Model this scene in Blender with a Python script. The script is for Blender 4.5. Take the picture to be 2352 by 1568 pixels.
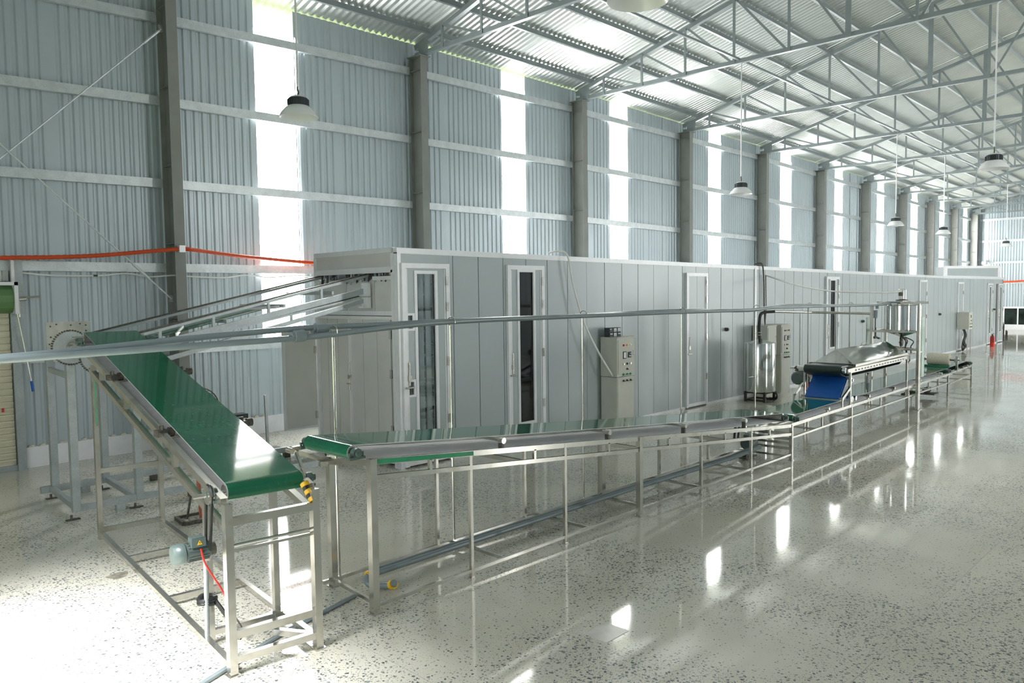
import bpy, bmesh, math, random
from mathutils import Vector, Matrix
from bisect import bisect_right
random.seed(7)
S = bpy.context.scene
for o in list(bpy.data.objects):
    bpy.data.objects.remove(o)
COL = S.collection

# ------------------------------------------------------------------ camera, sky, sun, exposure
cam_d = bpy.data.cameras.new('camera')
cam = bpy.data.objects.new('camera', cam_d)
COL.objects.link(cam)
RT = Vector((0.69987777, -0.71414296, -0.01307479))
DN = Vector((-0.05274605, -0.0334198, -0.99804858))
FW = Vector((0.71231241, 0.69920166, -0.061058))
m3 = Matrix((RT, -DN, -FW)).transposed()
cam.matrix_world = Matrix.Translation((0, 0, 2.6)) @ m3.to_4x4()
cam_d.sensor_width = 36.0
cam_d.lens = 1773.4 * 36.0 / 2352.0
cam_d.clip_start = 0.05
cam_d.clip_end = 400
S.camera = cam

world = bpy.data.worlds.new('sky')
S.world = world
world.use_nodes = True
wn = world.node_tree.nodes
wl = world.node_tree.links
wn.clear()
wo = wn.new('ShaderNodeOutputWorld')
wb = wn.new('ShaderNodeBackground')
wb.inputs['Color'].default_value = (0.94, 0.98, 1.0, 1)
wb.inputs['Strength'].default_value = 2.6
wl.new(wb.outputs[0], wo.inputs[0])

PANE_STRENGTH = 20.0
sun_d = bpy.data.lights.new('sun', 'SUN')
sun_d.energy = 16.0
sun_d.angle = math.radians(24)
sun_d.color = (1, 1, 1)
sun = bpy.data.objects.new('sun', sun_d)
COL.objects.link(sun)
sun.rotation_euler = Vector((0.50, 0.10, -0.86)).to_track_quat('-Z', 'Y').to_euler()

S.view_settings.view_transform = 'Standard'
S.view_settings.look = 'None'
S.view_settings.exposure = 0.36
S.view_settings.gamma = 1.0
S.view_settings.use_curve_mapping = False
try:
    S.cycles.use_denoising = True
    S.cycles.max_bounces = 10
    S.cycles.diffuse_bounces = 6
    S.cycles.glossy_bounces = 5
    S.cycles.transparent_max_bounces = 12
    S.cycles.sample_clamp_indirect = 8.0
    S.cycles.caustics_reflective = True
except Exception:
    pass


# ------------------------------------------------------------------ helpers
class M:
    """collects boxes, bars, tubes and turned shapes and links them as one mesh object"""

    def __init__(self):
        self.v, self.f, self.s = [], [], []

    def add(self, vs, fs, smooth=False):
        b = len(self.v)
        self.v += [tuple(q) for q in vs]
        for f in fs:
            self.f.append(tuple(i + b for i in f))
            self.s.append(smooth)
        return self

    def box(self, x0, x1, y0, y1, z0, z1):
        vs = [(x, y, z) for z in (z0, z1) for y in (y0, y1) for x in (x0, x1)]
        return self.add(vs, [(0, 2, 3, 1), (4, 5, 7, 6), (0, 1, 5, 4), (2, 6, 7, 3), (0, 4, 6, 2), (1, 3, 7, 5)])

    def beam(self, p, q, w=0.04, h=None, up=(0, 0, 1)):
        h = w if h is None else h
        p, q = Vector(p), Vector(q)
        d = (q - p).normalized()
        up = Vector(up)
        if abs(d.dot(up)) > 0.98:
            up = Vector((0, 1, 0)) if abs(d.y) < 0.9 else Vector((1, 0, 0))
        s = d.cross(up).normalized()
        u = s.cross(d)
        vs = []
        for c in (p, q):
            for a, b in ((-1, -1), (1, -1), (1, 1), (-1, 1)):
                vs.append(c + s * (a * w / 2) + u * (b * h / 2))
        return self.add(vs, [(0, 1, 2, 3), (7, 6, 5, 4), (0, 4, 5, 1), (1, 5, 6, 2), (2, 6, 7, 3), (3, 7, 4, 0)])

    def cyl(self, p, q, r, n=12, r2=None, caps=True):
        r2 = r if r2 is None else r2
        p, q = Vector(p), Vector(q)
        d = (q - p).normalized()
        a = d.orthogonal().normalized()
        b = d.cross(a)
        vs = []
        for c, rr in ((p, r), (q, r2)):
            for i in range(n):
                t = 2 * math.pi * i / n
                vs.append(c + a * (rr * math.cos(t)) + b * (rr * math.sin(t)))
        self.add(vs, [(i, (i + 1) % n, n + (i + 1) % n, n + i) for i in range(n)], True)
        if caps:
            self.add(vs[:n], [tuple(range(n))[::-1]])
            self.add(vs[n:], [tuple(range(n))])
        return self

    def tube(self, pts, r, n=8):
        pts = [Vector(p) for p in pts]
        prev = None
        rings = []
        for i, p in enumerate(pts):
            d = (pts[min(i + 1, len(pts) - 1)] - pts[max(i - 1, 0)]).normalized()
            a = d.orthogonal().normalized() if prev is None else (prev - d * prev.dot(d)).normalized()
            prev = a
            b = d.cross(a)
            rr = r[i] if isinstance(r, (list, tuple)) else r
            rings.append([p + a * (rr * math.cos(2 * math.pi * k / n)) + b * (rr * math.sin(2 * math.pi * k / n)) for k in range(n)])
        vs = [v for ring in rings for v in ring]
        fs = []
        for i in range(len(pts) - 1):
            for k in range(n):
                fs.append((i * n + k, i * n + (k + 1) % n, (i + 1) * n + (k + 1) % n, (i + 1) * n + k))
        self.add(vs, fs, True)
        self.add(rings[0], [tuple(range(n))[::-1]])
        self.add(rings[-1], [tuple(range(n))])
        return self

    def lathe(self, c, prof, n=24, smooth=True):
        vs = []
        for r, z in prof:
            for i in range(n):
                t = 2 * math.pi * i / n
                vs.append((c[0] + r * math.cos(t), c[1] + r * math.sin(t), c[2] + z))
        fs = []
        for k in range(len(prof) - 1):
            for i in range(n):
                fs.append((k * n + i, k * n + (i + 1) % n, (k + 1) * n + (i + 1) % n, (k + 1) * n + i))
        return self.add(vs, fs, smooth)

    def prism(self, poly, d):
        n = len(poly)
        d = Vector(d)
        vs = [Vector(p) for p in poly] + [Vector(p) + d for p in poly]
        return self.add(vs, [tuple(range(n))[::-1], tuple(range(n, 2 * n))] + [(i, (i + 1) % n, n + (i + 1) % n, n + i) for i in range(n)])

    def build(self, name, mat, parent=None, label=None, sharp=0.7):
        me = bpy.data.meshes.new(name)
        off = Vector((0, 0, 0))
        if parent is not None:
            r = parent
            while r is not None:
                off += Vector(r.location)
                r = r.parent
        me.from_pydata([(x - off.x, y - off.y, z - off.z) for x, y, z in self.v], [], self.f)
        bm = bmesh.new()
        bm.from_mesh(me)
        bmesh.ops.remove_doubles(bm, verts=bm.verts, dist=1e-5)
        bmesh.ops.recalc_face_normals(bm, faces=bm.faces)
        sm = any(self.s)
        for f in bm.faces:
            f.smooth = sm
        if sm:
            for e in bm.edges:
                if len(e.link_faces) == 2 and e.calc_face_angle(0) > sharp:
                    e.smooth = False
        bm.to_mesh(me)
        bm.free()
        me.materials.append(mat)
        o = bpy.data.objects.new(name, me)
        COL.objects.link(o)
        if parent is not None:
            o.parent = parent
        if label:
            o['label'] = label
        return o


def thing(name, label, cat, loc, group=None):
    o = bpy.data.objects.new(name, None)
    o.empty_display_size = 0.1
    COL.objects.link(o)
    o.location = loc
    o['label'] = label
    o['category'] = cat
    if group:
        o['group'] = group
    return o


def tag(o, label, cat, group=None):
    o['label'] = label
    o['category'] = cat
    if group:
        o['group'] = group
    return o


def struct(o):
    o['kind'] = 'structure'
    return o


def ssetting(name, loc=(0, 0, 0)):
    o = bpy.data.objects.new(name, None)
    COL.objects.link(o)
    o.location = loc
    o['kind'] = 'structure'
    return o


def lerp(tab, x):
    xs = [t[0] for t in tab]
    if x <= xs[0]:
        return tab[0][1]
    if x >= xs[-1]:
        return tab[-1][1]
    i = bisect_right(xs, x) - 1
    a, b = tab[i], tab[i + 1]
    return a[1] + (b[1] - a[1]) * (x - a[0]) / (b[0] - a[0])


def smooth_path(pts, k=6):
    pts = [Vector(p) for p in pts]
    out = []
    for i in range(len(pts) - 1):
        p0, p1, p2, p3 = pts[max(i - 1, 0)], pts[i], pts[i + 1], pts[min(i + 2, len(pts) - 1)]
        for j in range(k):
            t = j / k
            out.append(0.5 * ((2 * p1) + (p2 - p0) * t + (2 * p0 - 5 * p1 + 4 * p2 - p3) * t * t + (3 * p1 - p0 - 3 * p2 + p3) * t ** 3))
    out.append(pts[-1])
    return out


# ------------------------------------------------------------------ materials
MATS = {}


def mat(name, col, rough=0.5, metal=0.0, var=0.08, vscale=6.0, bump=0.0, bscale=40.0, rvar=0.0, spec=0.5, coat=0.0, stretch=None, dirt=None):
    m = bpy.data.materials.new(name)
    m.use_nodes = True
    nt = m.node_tree
    N, L = nt.nodes, nt.links
    b = N['Principled BSDF']
    b.inputs['Roughness'].default_value = rough
    b.inputs['Metallic'].default_value = metal
    b.inputs['Specular IOR Level'].default_value = spec
    b.inputs['Coat Weight'].default_value = coat
    b.inputs['Coat Roughness'].default_value = 0.08
    tc = N.new('ShaderNodeTexCoord')
    mp = N.new('ShaderNodeMapping')
    L.new(tc.outputs['Object'], mp.inputs['Vector'])
    if stretch:
        mp.inputs['Scale'].default_value = stretch
    nz = N.new('ShaderNodeTexNoise')
    nz.inputs['Scale'].default_value = vscale
    nz.inputs['Detail'].default_value = 5
    L.new(mp.outputs[0], nz.inputs['Vector'])
    mix = N.new('ShaderNodeMix')
    mix.data_type = 'RGBA'
    c2 = dirt if dirt else tuple(c * (1 - var) for c in col)
    c1 = col if dirt else tuple(min(1, c * (1 + var)) for c in col)
    mix.inputs[6].default_value = (*c1, 1)
    mix.inputs[7].default_value = (*c2, 1)
    ramp = N.new('ShaderNodeMapRange')
    ramp.inputs['From Min'].default_value = 0.52 if dirt else 0.35
    ramp.inputs['From Max'].default_value = 0.75 if dirt else 0.65
    L.new(nz.outputs['Fac'], ramp.inputs['Value'])
    L.new(ramp.outputs[0], mix.inputs['Factor'])
    L.new(mix.outputs[2], b.inputs['Base Color'])
    if rvar:
        mr = N.new('ShaderNodeMapRange')
        mr.inputs['To Min'].default_value = max(0.02, rough - rvar)
        mr.inputs['To Max'].default_value = rough + rvar
        L.new(nz.outputs['Fac'], mr.inputs['Value'])
        L.new(mr.outputs[0], b.inputs['Roughness'])
    if bump:
        n2 = N.new('ShaderNodeTexNoise')
        n2.inputs['Scale'].default_value = bscale
        n2.inputs['Detail'].default_value = 3
        L.new(mp.outputs[0], n2.inputs['Vector'])
        bp = N.new('ShaderNodeBump')
        bp.inputs['Strength'].default_value = bump
        bp.inputs['Distance'].default_value = 0.02
        L.new(n2.outputs['Fac'], bp.inputs['Height'])
        L.new(bp.outputs[0], b.inputs['Normal'])
    MATS[name] = m
    return m


def spangle(name, col, rough, metal):
    """hot-dip galvanised steel: voronoi spangle"""
    m = mat(name, col, rough, metal)
    N, L = m.node_tree.nodes, m.node_tree.links
    b = N['Principled BSDF']
    tc = N.new('ShaderNodeTexCoord')
    vo = N.new('ShaderNodeTexVoronoi')
    vo.inputs['Scale'].default_value = 60
    L.new(tc.outputs['Object'], vo.inputs['Vector'])
    hs = N.new('ShaderNodeSeparateColor')
    L.new(vo.outputs['Color'], hs.inputs[0])
    mr = N.new('ShaderNodeMapRange')
    mr.inputs['To Min'].default_value = 0.93
    mr.inputs['To Max'].default_value = 1.04
    L.new(hs.outputs[0], mr.inputs['Value'])
    mm = N.new('ShaderNodeMix')
    mm.data_type = 'RGBA'
    mm.blend_type = 'MULTIPLY'
    mm.inputs['Factor'].default_value = 1
    src = b.inputs['Base Color'].links[0].from_socket
    L.new(src, mm.inputs[6])
    L.new(mr.outputs[0], mm.inputs[7])
    L.new(mm.outputs[2], b.inputs['Base Color'])
    m2 = N.new('ShaderNodeMapRange')
    m2.inputs['To Min'].default_value = rough - 0.04
    m2.inputs['To Max'].default_value = rough + 0.05
    L.new(hs.outputs[1], m2.inputs['Value'])
    L.new(m2.outputs[0], b.inputs['Roughness'])
    return m


CLAD = mat('blue_grey_cladding', (0.49, 0.555, 0.59), 0.34, 0.25, var=0.03, vscale=0.7, rvar=0.05)
ROOF = mat('silver_roof_sheet', (0.66, 0.69, 0.675), 0.33, 0.6, var=0.04, vscale=1.5, rvar=0.06)
COLM = mat('olive_grey_paint', (0.25, 0.26, 0.24), 0.5, 0.0, var=0.07, vscale=3)
TRUS = mat('blue_grey_steel_paint', (0.24, 0.28, 0.285), 0.33, 0.1, var=0.06, vscale=4)
GIRT = spangle('spangled_girt', (0.62, 0.66, 0.67), 0.38, 0.5)
GALV = spangle('galvanised_steel', (0.44, 0.48, 0.49), 0.4, 0.45)
WHITE = mat('white_wall_paint', (0.88, 0.88, 0.91), 0.6, var=0.03)
MORT = mat('cream_mortar', (0.72, 0.68, 0.56), 0.9, var=0.15, vscale=20, bump=0.5)
STEEL = mat('brushed_stainless', (0.64, 0.625, 0.58), 0.2, 0.92, vscale=5, rvar=0.07, dirt=(0.46, 0.43, 0.36))
SHINY = mat('polished_stainless', (0.80, 0.81, 0.80), 0.09, 1.0, var=0.03, bump=0.02, bscale=5)
DSTEEL = mat('dark_machine_steel', (0.11, 0.105, 0.09), 0.45, 0.6, var=0.3, vscale=30)
CAST = mat('green_grey_cast_iron', (0.10, 0.15, 0.13), 0.4, 0.2, var=0.2, vscale=30)
UNDER = mat('grey_belt_underside', (0.56, 0.565, 0.57), 0.42, var=0.05, vscale=12)
ALU = mat('white_aluminium_trim', (0.79, 0.80, 0.82), 0.3, 0.15, var=0.03)
PANEL = mat('grey_sandwich_panel', (0.44, 0.485, 0.495), 0.27, 0.12, var=0.02, vscale=0.8)
PANEL2 = mat('shiny_end_panel', (0.70, 0.705, 0.68), 0.27, 0.3, var=0.04, vscale=2)
UNDER_LIT = mat('lit_belt_underside', (0.86, 0.87, 0.88), 0.4, var=0.03, vscale=12)  # lighter copy of the grey underside, light between the strands put in its colour
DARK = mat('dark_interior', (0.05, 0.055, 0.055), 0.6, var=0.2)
BLACK = mat('black_rubber', (0.018, 0.02, 0.02), 0.4, var=0.2, vscale=20)
BBELT = mat('black_green_belt', (0.018, 0.035, 0.032), 0.38, var=0.15, vscale=8)
HOODM = mat('dull_polished_hood', (0.50, 0.52, 0.49), 0.12, 1.0, var=0.03)
BLUE = mat('blue_belt', (0.018, 0.13, 0.50), 0.42, var=0.08, vscale=4)
PIPE = mat('blue_grey_pvc_pipe', (0.22, 0.265, 0.28), 0.28, var=0.04, vscale=4)
ORANGE = mat('orange_conduit', (0.62, 0.07, 0.012), 0.35, var=0.06)
CABLEW = mat('white_cable', (0.82, 0.82, 0.80), 0.45, var=0.03)
CABINET = mat('beige_grey_cabinet', (0.56, 0.565, 0.50), 0.38, var=0.03)
LAMPW = mat('white_lamp_enamel', (0.86, 0.87, 0.88), 0.25, var=0.02)
HEATS = mat('dark_heat_sink', (0.035, 0.045, 0.05), 0.4, 0.3, var=0.1)
CREAM = mat('cream_shutter_slat', (0.74, 0.70, 0.53), 0.4, var=0.04, vscale=8)
SHGREEN = mat('green_shutter_cover', (0.13, 0.26, 0.10), 0.4, var=0.06)
YELLOW = mat('yellow_clamp', (0.85, 0.50, 0.02), 0.4, var=0.1)
RED = mat('red_paint', (0.60, 0.03, 0.02), 0.35, var=0.08)
RUST = mat('red_oxide_steel', (0.34, 0.09, 0.045), 0.55, var=0.15, vscale=20)
MOTOR = mat('grey_motor_paint', (0.115, 0.155, 0.15), 0.32, 0.1, var=0.06)
BRUSHM = mat('cream_bristle', (0.72, 0.68, 0.56), 0.9, var=0.15, vscale=60, bump=0.6, bscale=160)
GTANK = mat('green_grey_tank', (0.66, 0.68, 0.65), 0.13, 1.0, var=0.03, bump=0.008, bscale=3)
BLUEP = mat('blue_handle', (0.02, 0.12, 0.55), 0.4)
GREENP = mat('green_plastic', (0.03, 0.32, 0.15), 0.35)
METERM = mat('grey_meter', (0.50, 0.51, 0.52), 0.4)
BROWNF = mat('black_iron_stand', (0.035, 0.03, 0.025), 0.5, var=0.3)
PVC1 = mat('smoky_strip', (0.60, 0.62, 0.61), 0.15, var=0.25, vscale=3)
PVC2 = mat('pale_strip', (0.85, 0.85, 0.82), 0.15, var=0.3, vscale=3)
TRANSL = mat('pale_green_glass_sheet', (0.30, 0.45, 0.37), 0.15, var=0.05)

# green belt with scuffs
def belt_mat():
    m = mat('green_pvc_belt', (0.010, 0.125, 0.062), 0.055, var=0.12, vscale=2.5, rvar=0.02, spec=0.5)
    N, L = m.node_tree.nodes, m.node_tree.links
    b = N['Principled BSDF']
    tc = N.new('ShaderNodeTexCoord')
    mp = N.new('ShaderNodeMapping')
    mp.inputs['Scale'].default_value = (3.0, 1.3, 1.0)
    L.new(tc.outputs['Object'], mp.inputs['Vector'])
    n = N.new('ShaderNodeTexNoise')
    n.inputs['Scale'].default_value = 9
    n.inputs['Detail'].default_value = 8
    n.inputs['Roughness'].default_value = 0.72
    L.new(mp.outputs[0], n.inputs['Vector'])
    r = N.new('ShaderNodeMapRange')
    r.inputs['From Min'].default_value = 0.55
    r.inputs['From Max'].default_value = 0.82
    r.inputs['To Max'].default_value = 0.22
    L.new(n.outputs['Fac'], r.inputs['Value'])
    mm = N.new('ShaderNodeMix')
    mm.data_type = 'RGBA'
    mm.inputs[7].default_value = (0.22, 0.36, 0.30, 1)
    L.new(r.outputs[0], mm.inputs['Factor'])
    L.new(b.inputs['Base Color'].links[0].from_socket, mm.inputs[6])
    L.new(mm.outputs[2], b.inputs['Base Color'])
    return m


GREEN = belt_mat()


def floor_mat():
    m = bpy.data.materials.new('polished_terrazzo')
    m.use_nodes = True
    N, L = m.node_tree.nodes, m.node_tree.links
    b = N['Principled BSDF']
    tc = N.new('ShaderNodeTexCoord')
    # slightly warp the coordinates so that the stones are not round
    wz = N.new('ShaderNodeTexNoise')
    wz.inputs['Scale'].default_value = 22
    L.new(tc.outputs['Object'], wz.inputs['Vector'])
    wa = N.new('ShaderNodeMix')
    wa.data_type = 'RGBA'
    wa.blend_type = 'LINEAR_LIGHT'
    wa.inputs['Factor'].default_value = 0.022
    L.new(tc.outputs['Object'], wa.inputs[6])
    L.new(wz.outputs['Color'], wa.inputs[7])

    def chips(scale, lo, hi):
        v = N.new('ShaderNodeTexVoronoi')
        v.voronoi_dimensions = '2D'
        v.inputs['Scale'].default_value = scale
        v.inputs['Randomness'].default_value = 1.0
        L.new(wa.outputs[2], v.inputs['Vector'])
        sp = N.new('ShaderNodeSeparateColor')
        L.new(v.outputs['Color'], sp.inputs[0])
        th = N.new('ShaderNodeMapRange')       # each stone its own size
        th.inputs['To Min'].default_value = lo
        th.inputs['To Max'].default_value = hi
        L.new(sp.outputs[0], th.inputs['Value'])
        return v, sp, th

    dens = N.new('ShaderNodeTexNoise')
    dens.inputs['Scale'].default_value = 0.55
    dens.inputs['Detail'].default_value = 4
    L.new(tc.outputs['Object'], dens.inputs['Vector'])
    dm = N.new('ShaderNodeMapRange')
    dm.inputs['From Min'].default_value = 0.36
    dm.inputs['From Max'].default_value = 0.56
    dm.inputs['To Min'].default_value = -0.24
    dm.inputs['To Max'].default_value = 0.02
    L.new(dens.outputs['Fac'], dm.inputs['Value'])

    def mask(scale, lo, hi):
        v, sp, th = chips(scale, lo, hi)
        ad = N.new('ShaderNodeMath')
        ad.operation = 'ADD'
        L.new(th.outputs[0], ad.inputs[0])
        L.new(dm.outputs[0], ad.inputs[1])
        sb = N.new('ShaderNodeMath')
        sb.operation = 'SUBTRACT'
        L.new(ad.outputs[0], sb.inputs[0])
        L.new(v.outputs['Distance'], sb.inputs[1])
        mr = N.new('ShaderNodeMapRange')
        mr.inputs['From Min'].default_value = 0.0
        mr.inputs['From Max'].default_value = 0.07
        L.new(sb.outputs[0], mr.inputs['Value'])
        return mr, sp

    m1, s1 = mask(34, -0.14, 0.47)
    m2, s2 = mask(72, -0.10, 0.44)
    big = N.new('ShaderNodeTexNoise')
    big.inputs['Scale'].default_value = 0.9
    big.inputs['Detail'].default_value = 6
    L.new(tc.outputs['Object'], big.inputs['Vector'])
    base = N.new('ShaderNodeMix')
    base.data_type = 'RGBA'
    base.inputs[6].default_value = (0.72, 0.695, 0.60, 1)
    base.inputs[7].default_value = (0.62, 0.595, 0.50, 1)
    bmr = N.new('ShaderNodeMapRange')
    bmr.inputs['From Min'].default_value = 0.35
    bmr.inputs['From Max'].default_value = 0.65
    L.new(big.outputs['Fac'], bmr.inputs['Value'])
    L.new(bmr.outputs[0], base.inputs['Factor'])

    def lay(below, msk, sp, ca, cb, amt):
        cc = N.new('ShaderNodeMix')
        cc.data_type = 'RGBA'
        cc.inputs[6].default_value = (*ca, 1)
        cc.inputs[7].default_value = (*cb, 1)
        L.new(sp.outputs[1], cc.inputs['Factor'])
        mu = N.new('ShaderNodeMath')
        mu.operation = 'MULTIPLY'
        mu.inputs[1].default_value = amt
        L.new(msk.outputs[0], mu.inputs[0])
        mx = N.new('ShaderNodeMix')
        mx.data_type = 'RGBA'
        L.new(mu.outputs[0], mx.inputs['Factor'])
        L.new(below, mx.inputs[6])
        L.new(cc.outputs[2], mx.inputs[7])
        return mx.outputs[2]

    c = lay(base.outputs[2], m2, s2, (0.13, 0.14, 0.15), (0.36, 0.36, 0.34), 0.85)
    c = lay(c, m1, s1, (0.07, 0.085, 0.10), (0.28, 0.29, 0.29), 0.95)
    L.new(c, b.inputs['Base Color'])
    b.inputs['Roughness'].default_value = 0.1
    rr = N.new('ShaderNodeMapRange')
    rr.inputs['To Min'].default_value = 0.02
    rr.inputs['To Max'].default_value = 0.10
    L.new(big.outputs['Fac'], rr.inputs['Value'])
    L.new(rr.outputs[0], b.inputs['Roughness'])
    b.inputs['Specular IOR Level'].default_value = 0.42
    return m


FLOOR = floor_mat()


def emis(name, col, strength):
    m = bpy.data.materials.new(name)
    m.use_nodes = True
    N, L = m.node_tree.nodes, m.node_tree.links
    N.clear()
    o = N.new('ShaderNodeOutputMaterial')
    e = N.new('ShaderNodeEmission')
    e.inputs['Color'].default_value = (*col, 1)
    e.inputs['Strength'].default_value = strength
    L.new(e.outputs[0], o.inputs[0])
    return m


FILLPANE = emis('unseen_fill_pane_glow', (1.0, 1.0, 0.97), 15.0)  # glow for the unseen right wall, strength set to fill the hall
DAYPANE = emis('daylit_translucent_sheet', (1.0, 1.0, 0.97), PANE_STRENGTH)


def glass_mat(name, tint, tr):
    m = bpy.data.materials.new(name)
    m.use_nodes = True
    N, L = m.node_tree.nodes, m.node_tree.links
    N.clear()
    o = N.new('ShaderNodeOutputMaterial')
    t = N.new('ShaderNodeBsdfTransparent')
    t.inputs['Color'].default_value = (*tint, 1)
    g = N.new('ShaderNodeBsdfGlossy')
    g.inputs['Roughness'].default_value = 0.03
    fr = N.new('ShaderNodeFresnel')
    fr.inputs['IOR'].default_value = 1.5
    mx = N.new('ShaderNodeMixShader')
    ad = N.new('ShaderNodeMath')
    ad.operation = 'ADD'
    ad.inputs[1].default_value = 1 - tr
    L.new(fr.outputs[0], ad.inputs[0])
    L.new(ad.outputs[0], mx.inputs[0])
    L.new(t.outputs[0], mx.inputs[1])
    L.new(g.outputs[0], mx.inputs[2])
    L.new(mx.outputs[0], o.inputs[0])
    return m


GLASS = glass_mat('clear_window_glass', (0.85, 0.9, 0.9), 0.96)
DGLASS = mat('dark_outdoor_glass', (0.02, 0.03, 0.025), 0.08, var=0.5, vscale=2)

# ------------------------------------------------------------------ measures of the hall
YW = 13.8                                   # inner line of the long left wall
COLX = [5.5, 10.92, 16.45, 21.80, 27.05, 32.2, 37.2, 42.2, 46.8, 51.3, 55.6]
DZ = [(-1, 0.03), (5.5, 0.03), (10.95, 0.06), (16.45, 0.03), (21.85, -0.06), (27, -0.11), (32.2, -0.18), (37.2, -0.24), (42.2, -0.33), (46.8, -0.39), (51.3, -0.45), (56, -0.52)]
G = [[(-1, 7.2), (5.5, 7.45), (9, 7.58), (16.4, 7.66), (27, 7.6), (42, 7.3), (56, 7.0)],
     [(-1, 5.85), (3, 6.0), (5.5, 6.06), (9, 6.10), (16.4, 6.17), (27, 6.11), (32, 6.03), (42, 5.9), (56, 5.65)],
     [(-1, 4.55), (3, 4.62), (5.5, 4.66), (9, 4.68), (16.4, 4.72), (27, 4.61), (42, 4.45), (56, 4.3)],
     [(-1, 3.21), (20, 3.21), (56, 3.0)],
     [(-1, 1.79), (56, 1.70)]]
STRIPS = [(7.21, 8.04), (13.75, 14.60), (18.15, 19.02), (23.65, 24.47), (29.04, 29.96), (34.31, 35.17), (39.42, 40.30), (44.47, 45.39), (49.38, 50.21), (54.15, 55.01)]
RIDGE = 5.05
SL = 0.26
XN, XF = -0.6, 56.0
YR = -3.7


def dz(x):
    return lerp(DZ, x)


def roofz(x, y):
    return 8.10 + dz(x) + SL * (YW - (y if y >= RIDGE else 2 * RIDGE - y))


# floor
fl = M()
fl.box(XN, XF, YR, YW + 0.1, -0.12, 0)
floor = struct(fl.build('floor', FLOOR))
jt = M()
for x in (3.2, 9.2, 15.2, 21.2, 27.2):
    jt.box(x - 0.002, x + 0.002, YR, YW, -0.004, 0.0006)
for y in (6.62, 1.9):
    jt.box(XN, XF, y - 0.002, y + 0.002, -0.004, 0.0006)
jt.build('saw_joint', mat('dark_joint', (0.42, 0.41, 0.37), 0.7), floor)
out = M()
out.box(-60, 110, -60, 70, -0.5, -0.15)
struct(out.build('ground', mat('outdoor_grass', (0.14, 0.17, 0.07), 0.9)))


# left wall, corrugated sheets
def corrugated(mb, x0, x1, z0, ztop, y, depth=0.03, pitch=0.15, ysign=1, step=0.0):
    xs = [(x0, 0)]
    k = math.ceil((x0 + 0.03) / pitch)
    while k * pitch < x1 - 0.03:
        c = k * pitch
        for d, h in ((-0.042, 0), (-0.016, 1), (0.016, 1), (0.042, 0)):
            xs.append((c + d, h))
        k += 1
    xs.append((x1, 0))
    vs, fs = [], []
    for x, h in xs:
        yy = y + ysign * (h * depth + step)
        vs += [(x, yy, z0), (x, yy, ztop(x))]
    for i in range(len(xs) - 1):
        fs.append((2 * i, 2 * i + 2, 2 * i + 3, 2 * i + 1))
    mb.add(vs, fs)


wall = ssetting('wall_left', (0, YW, 0))
edges = [XN] + [e for s in STRIPS for e in s] + [XF]
for a, b in zip(edges[0::2], edges[1::2]):
    n = max(1, round((b - a) / 0.9))
    for i in range(n):
        x0, x1 = a + (b - a) * i / n, a + (b - a) * (i + 1) / n
        w = M()
        corrugated(w, x0, x1 + (0.015 if i < n - 1 else 0), 0.32, lambda x: roofz(x, 13.75) - 0.012, 13.76, depth=0.022, step=0.004 * (i % 2))
        w.build('cladding_sheet', CLAD, wall)
for g in G:
    for i in range(-1, len(COLX) - 1):
        x0 = COLX[i] + 0.12 if i >= 0 else XN
        x1 = COLX[i + 1] - 0.1
        zt0, zt1 = lerp(g, x0), lerp(g, x1)
        q = M()
        q.beam((x0, 13.665, zt0 - 0.075), (x1, 13.665, zt1 - 0.075), 0.012, 0.14)
        q.beam((x0, 13.70, zt0 - 0.004), (x1, 13.70, zt1 - 0.004), 0.08, 0.008)
        q.beam((x0, 13.70, zt0 - 0.148), (x1, 13.70, zt1 - 0.148), 0.08, 0.008)
        q.build('girt', GIRT, wall)
for i, (a, b) in enumerate(STRIPS):
    w = M()
    w.box(a - 0.05, b + 0.05, 13.775, 13.785, 1.76, lerp(G[0], (a + b) / 2) + 0.12)
    struct(w.build('window_%d' % (i + 1), DAYPANE))
for a, b in STRIPS:
    w = M()
    corrugated(w, a, b, 0.32, lambda x: 1.76, 13.76, depth=0.022)
    w.build('cladding_sheet', CLAD, wall)
kb = M()
kb.box(XN, XF, 13.72, 13.9, 0, 0.27)
kb.box(XN, XF, 13.70, 13.9, 0.265, 0.32)
struct(kb.build('baseboard_left', WHITE))
mo = M()
x = 3.25
while x < 7.2:
    if not (5.3 < x < 5.75):
        h = 0.03 + 0.02 * random.random()
        mo.prism([(x - 0.05, 13.70, 0.32), (x + 0.05, 13.70, 0.32), (x + 0.03, 13.70, 0.32 + h * 0.8), (x, 13.70, 0.32 + h), (x - 0.03, 13.70, 0.32 + h * 0.7)], (0, 0.06, 0))
    x += 0.15
mo = mo.build('mortar_filling', MORT, wall)
mo['kind'] = 'stuff'

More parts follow.
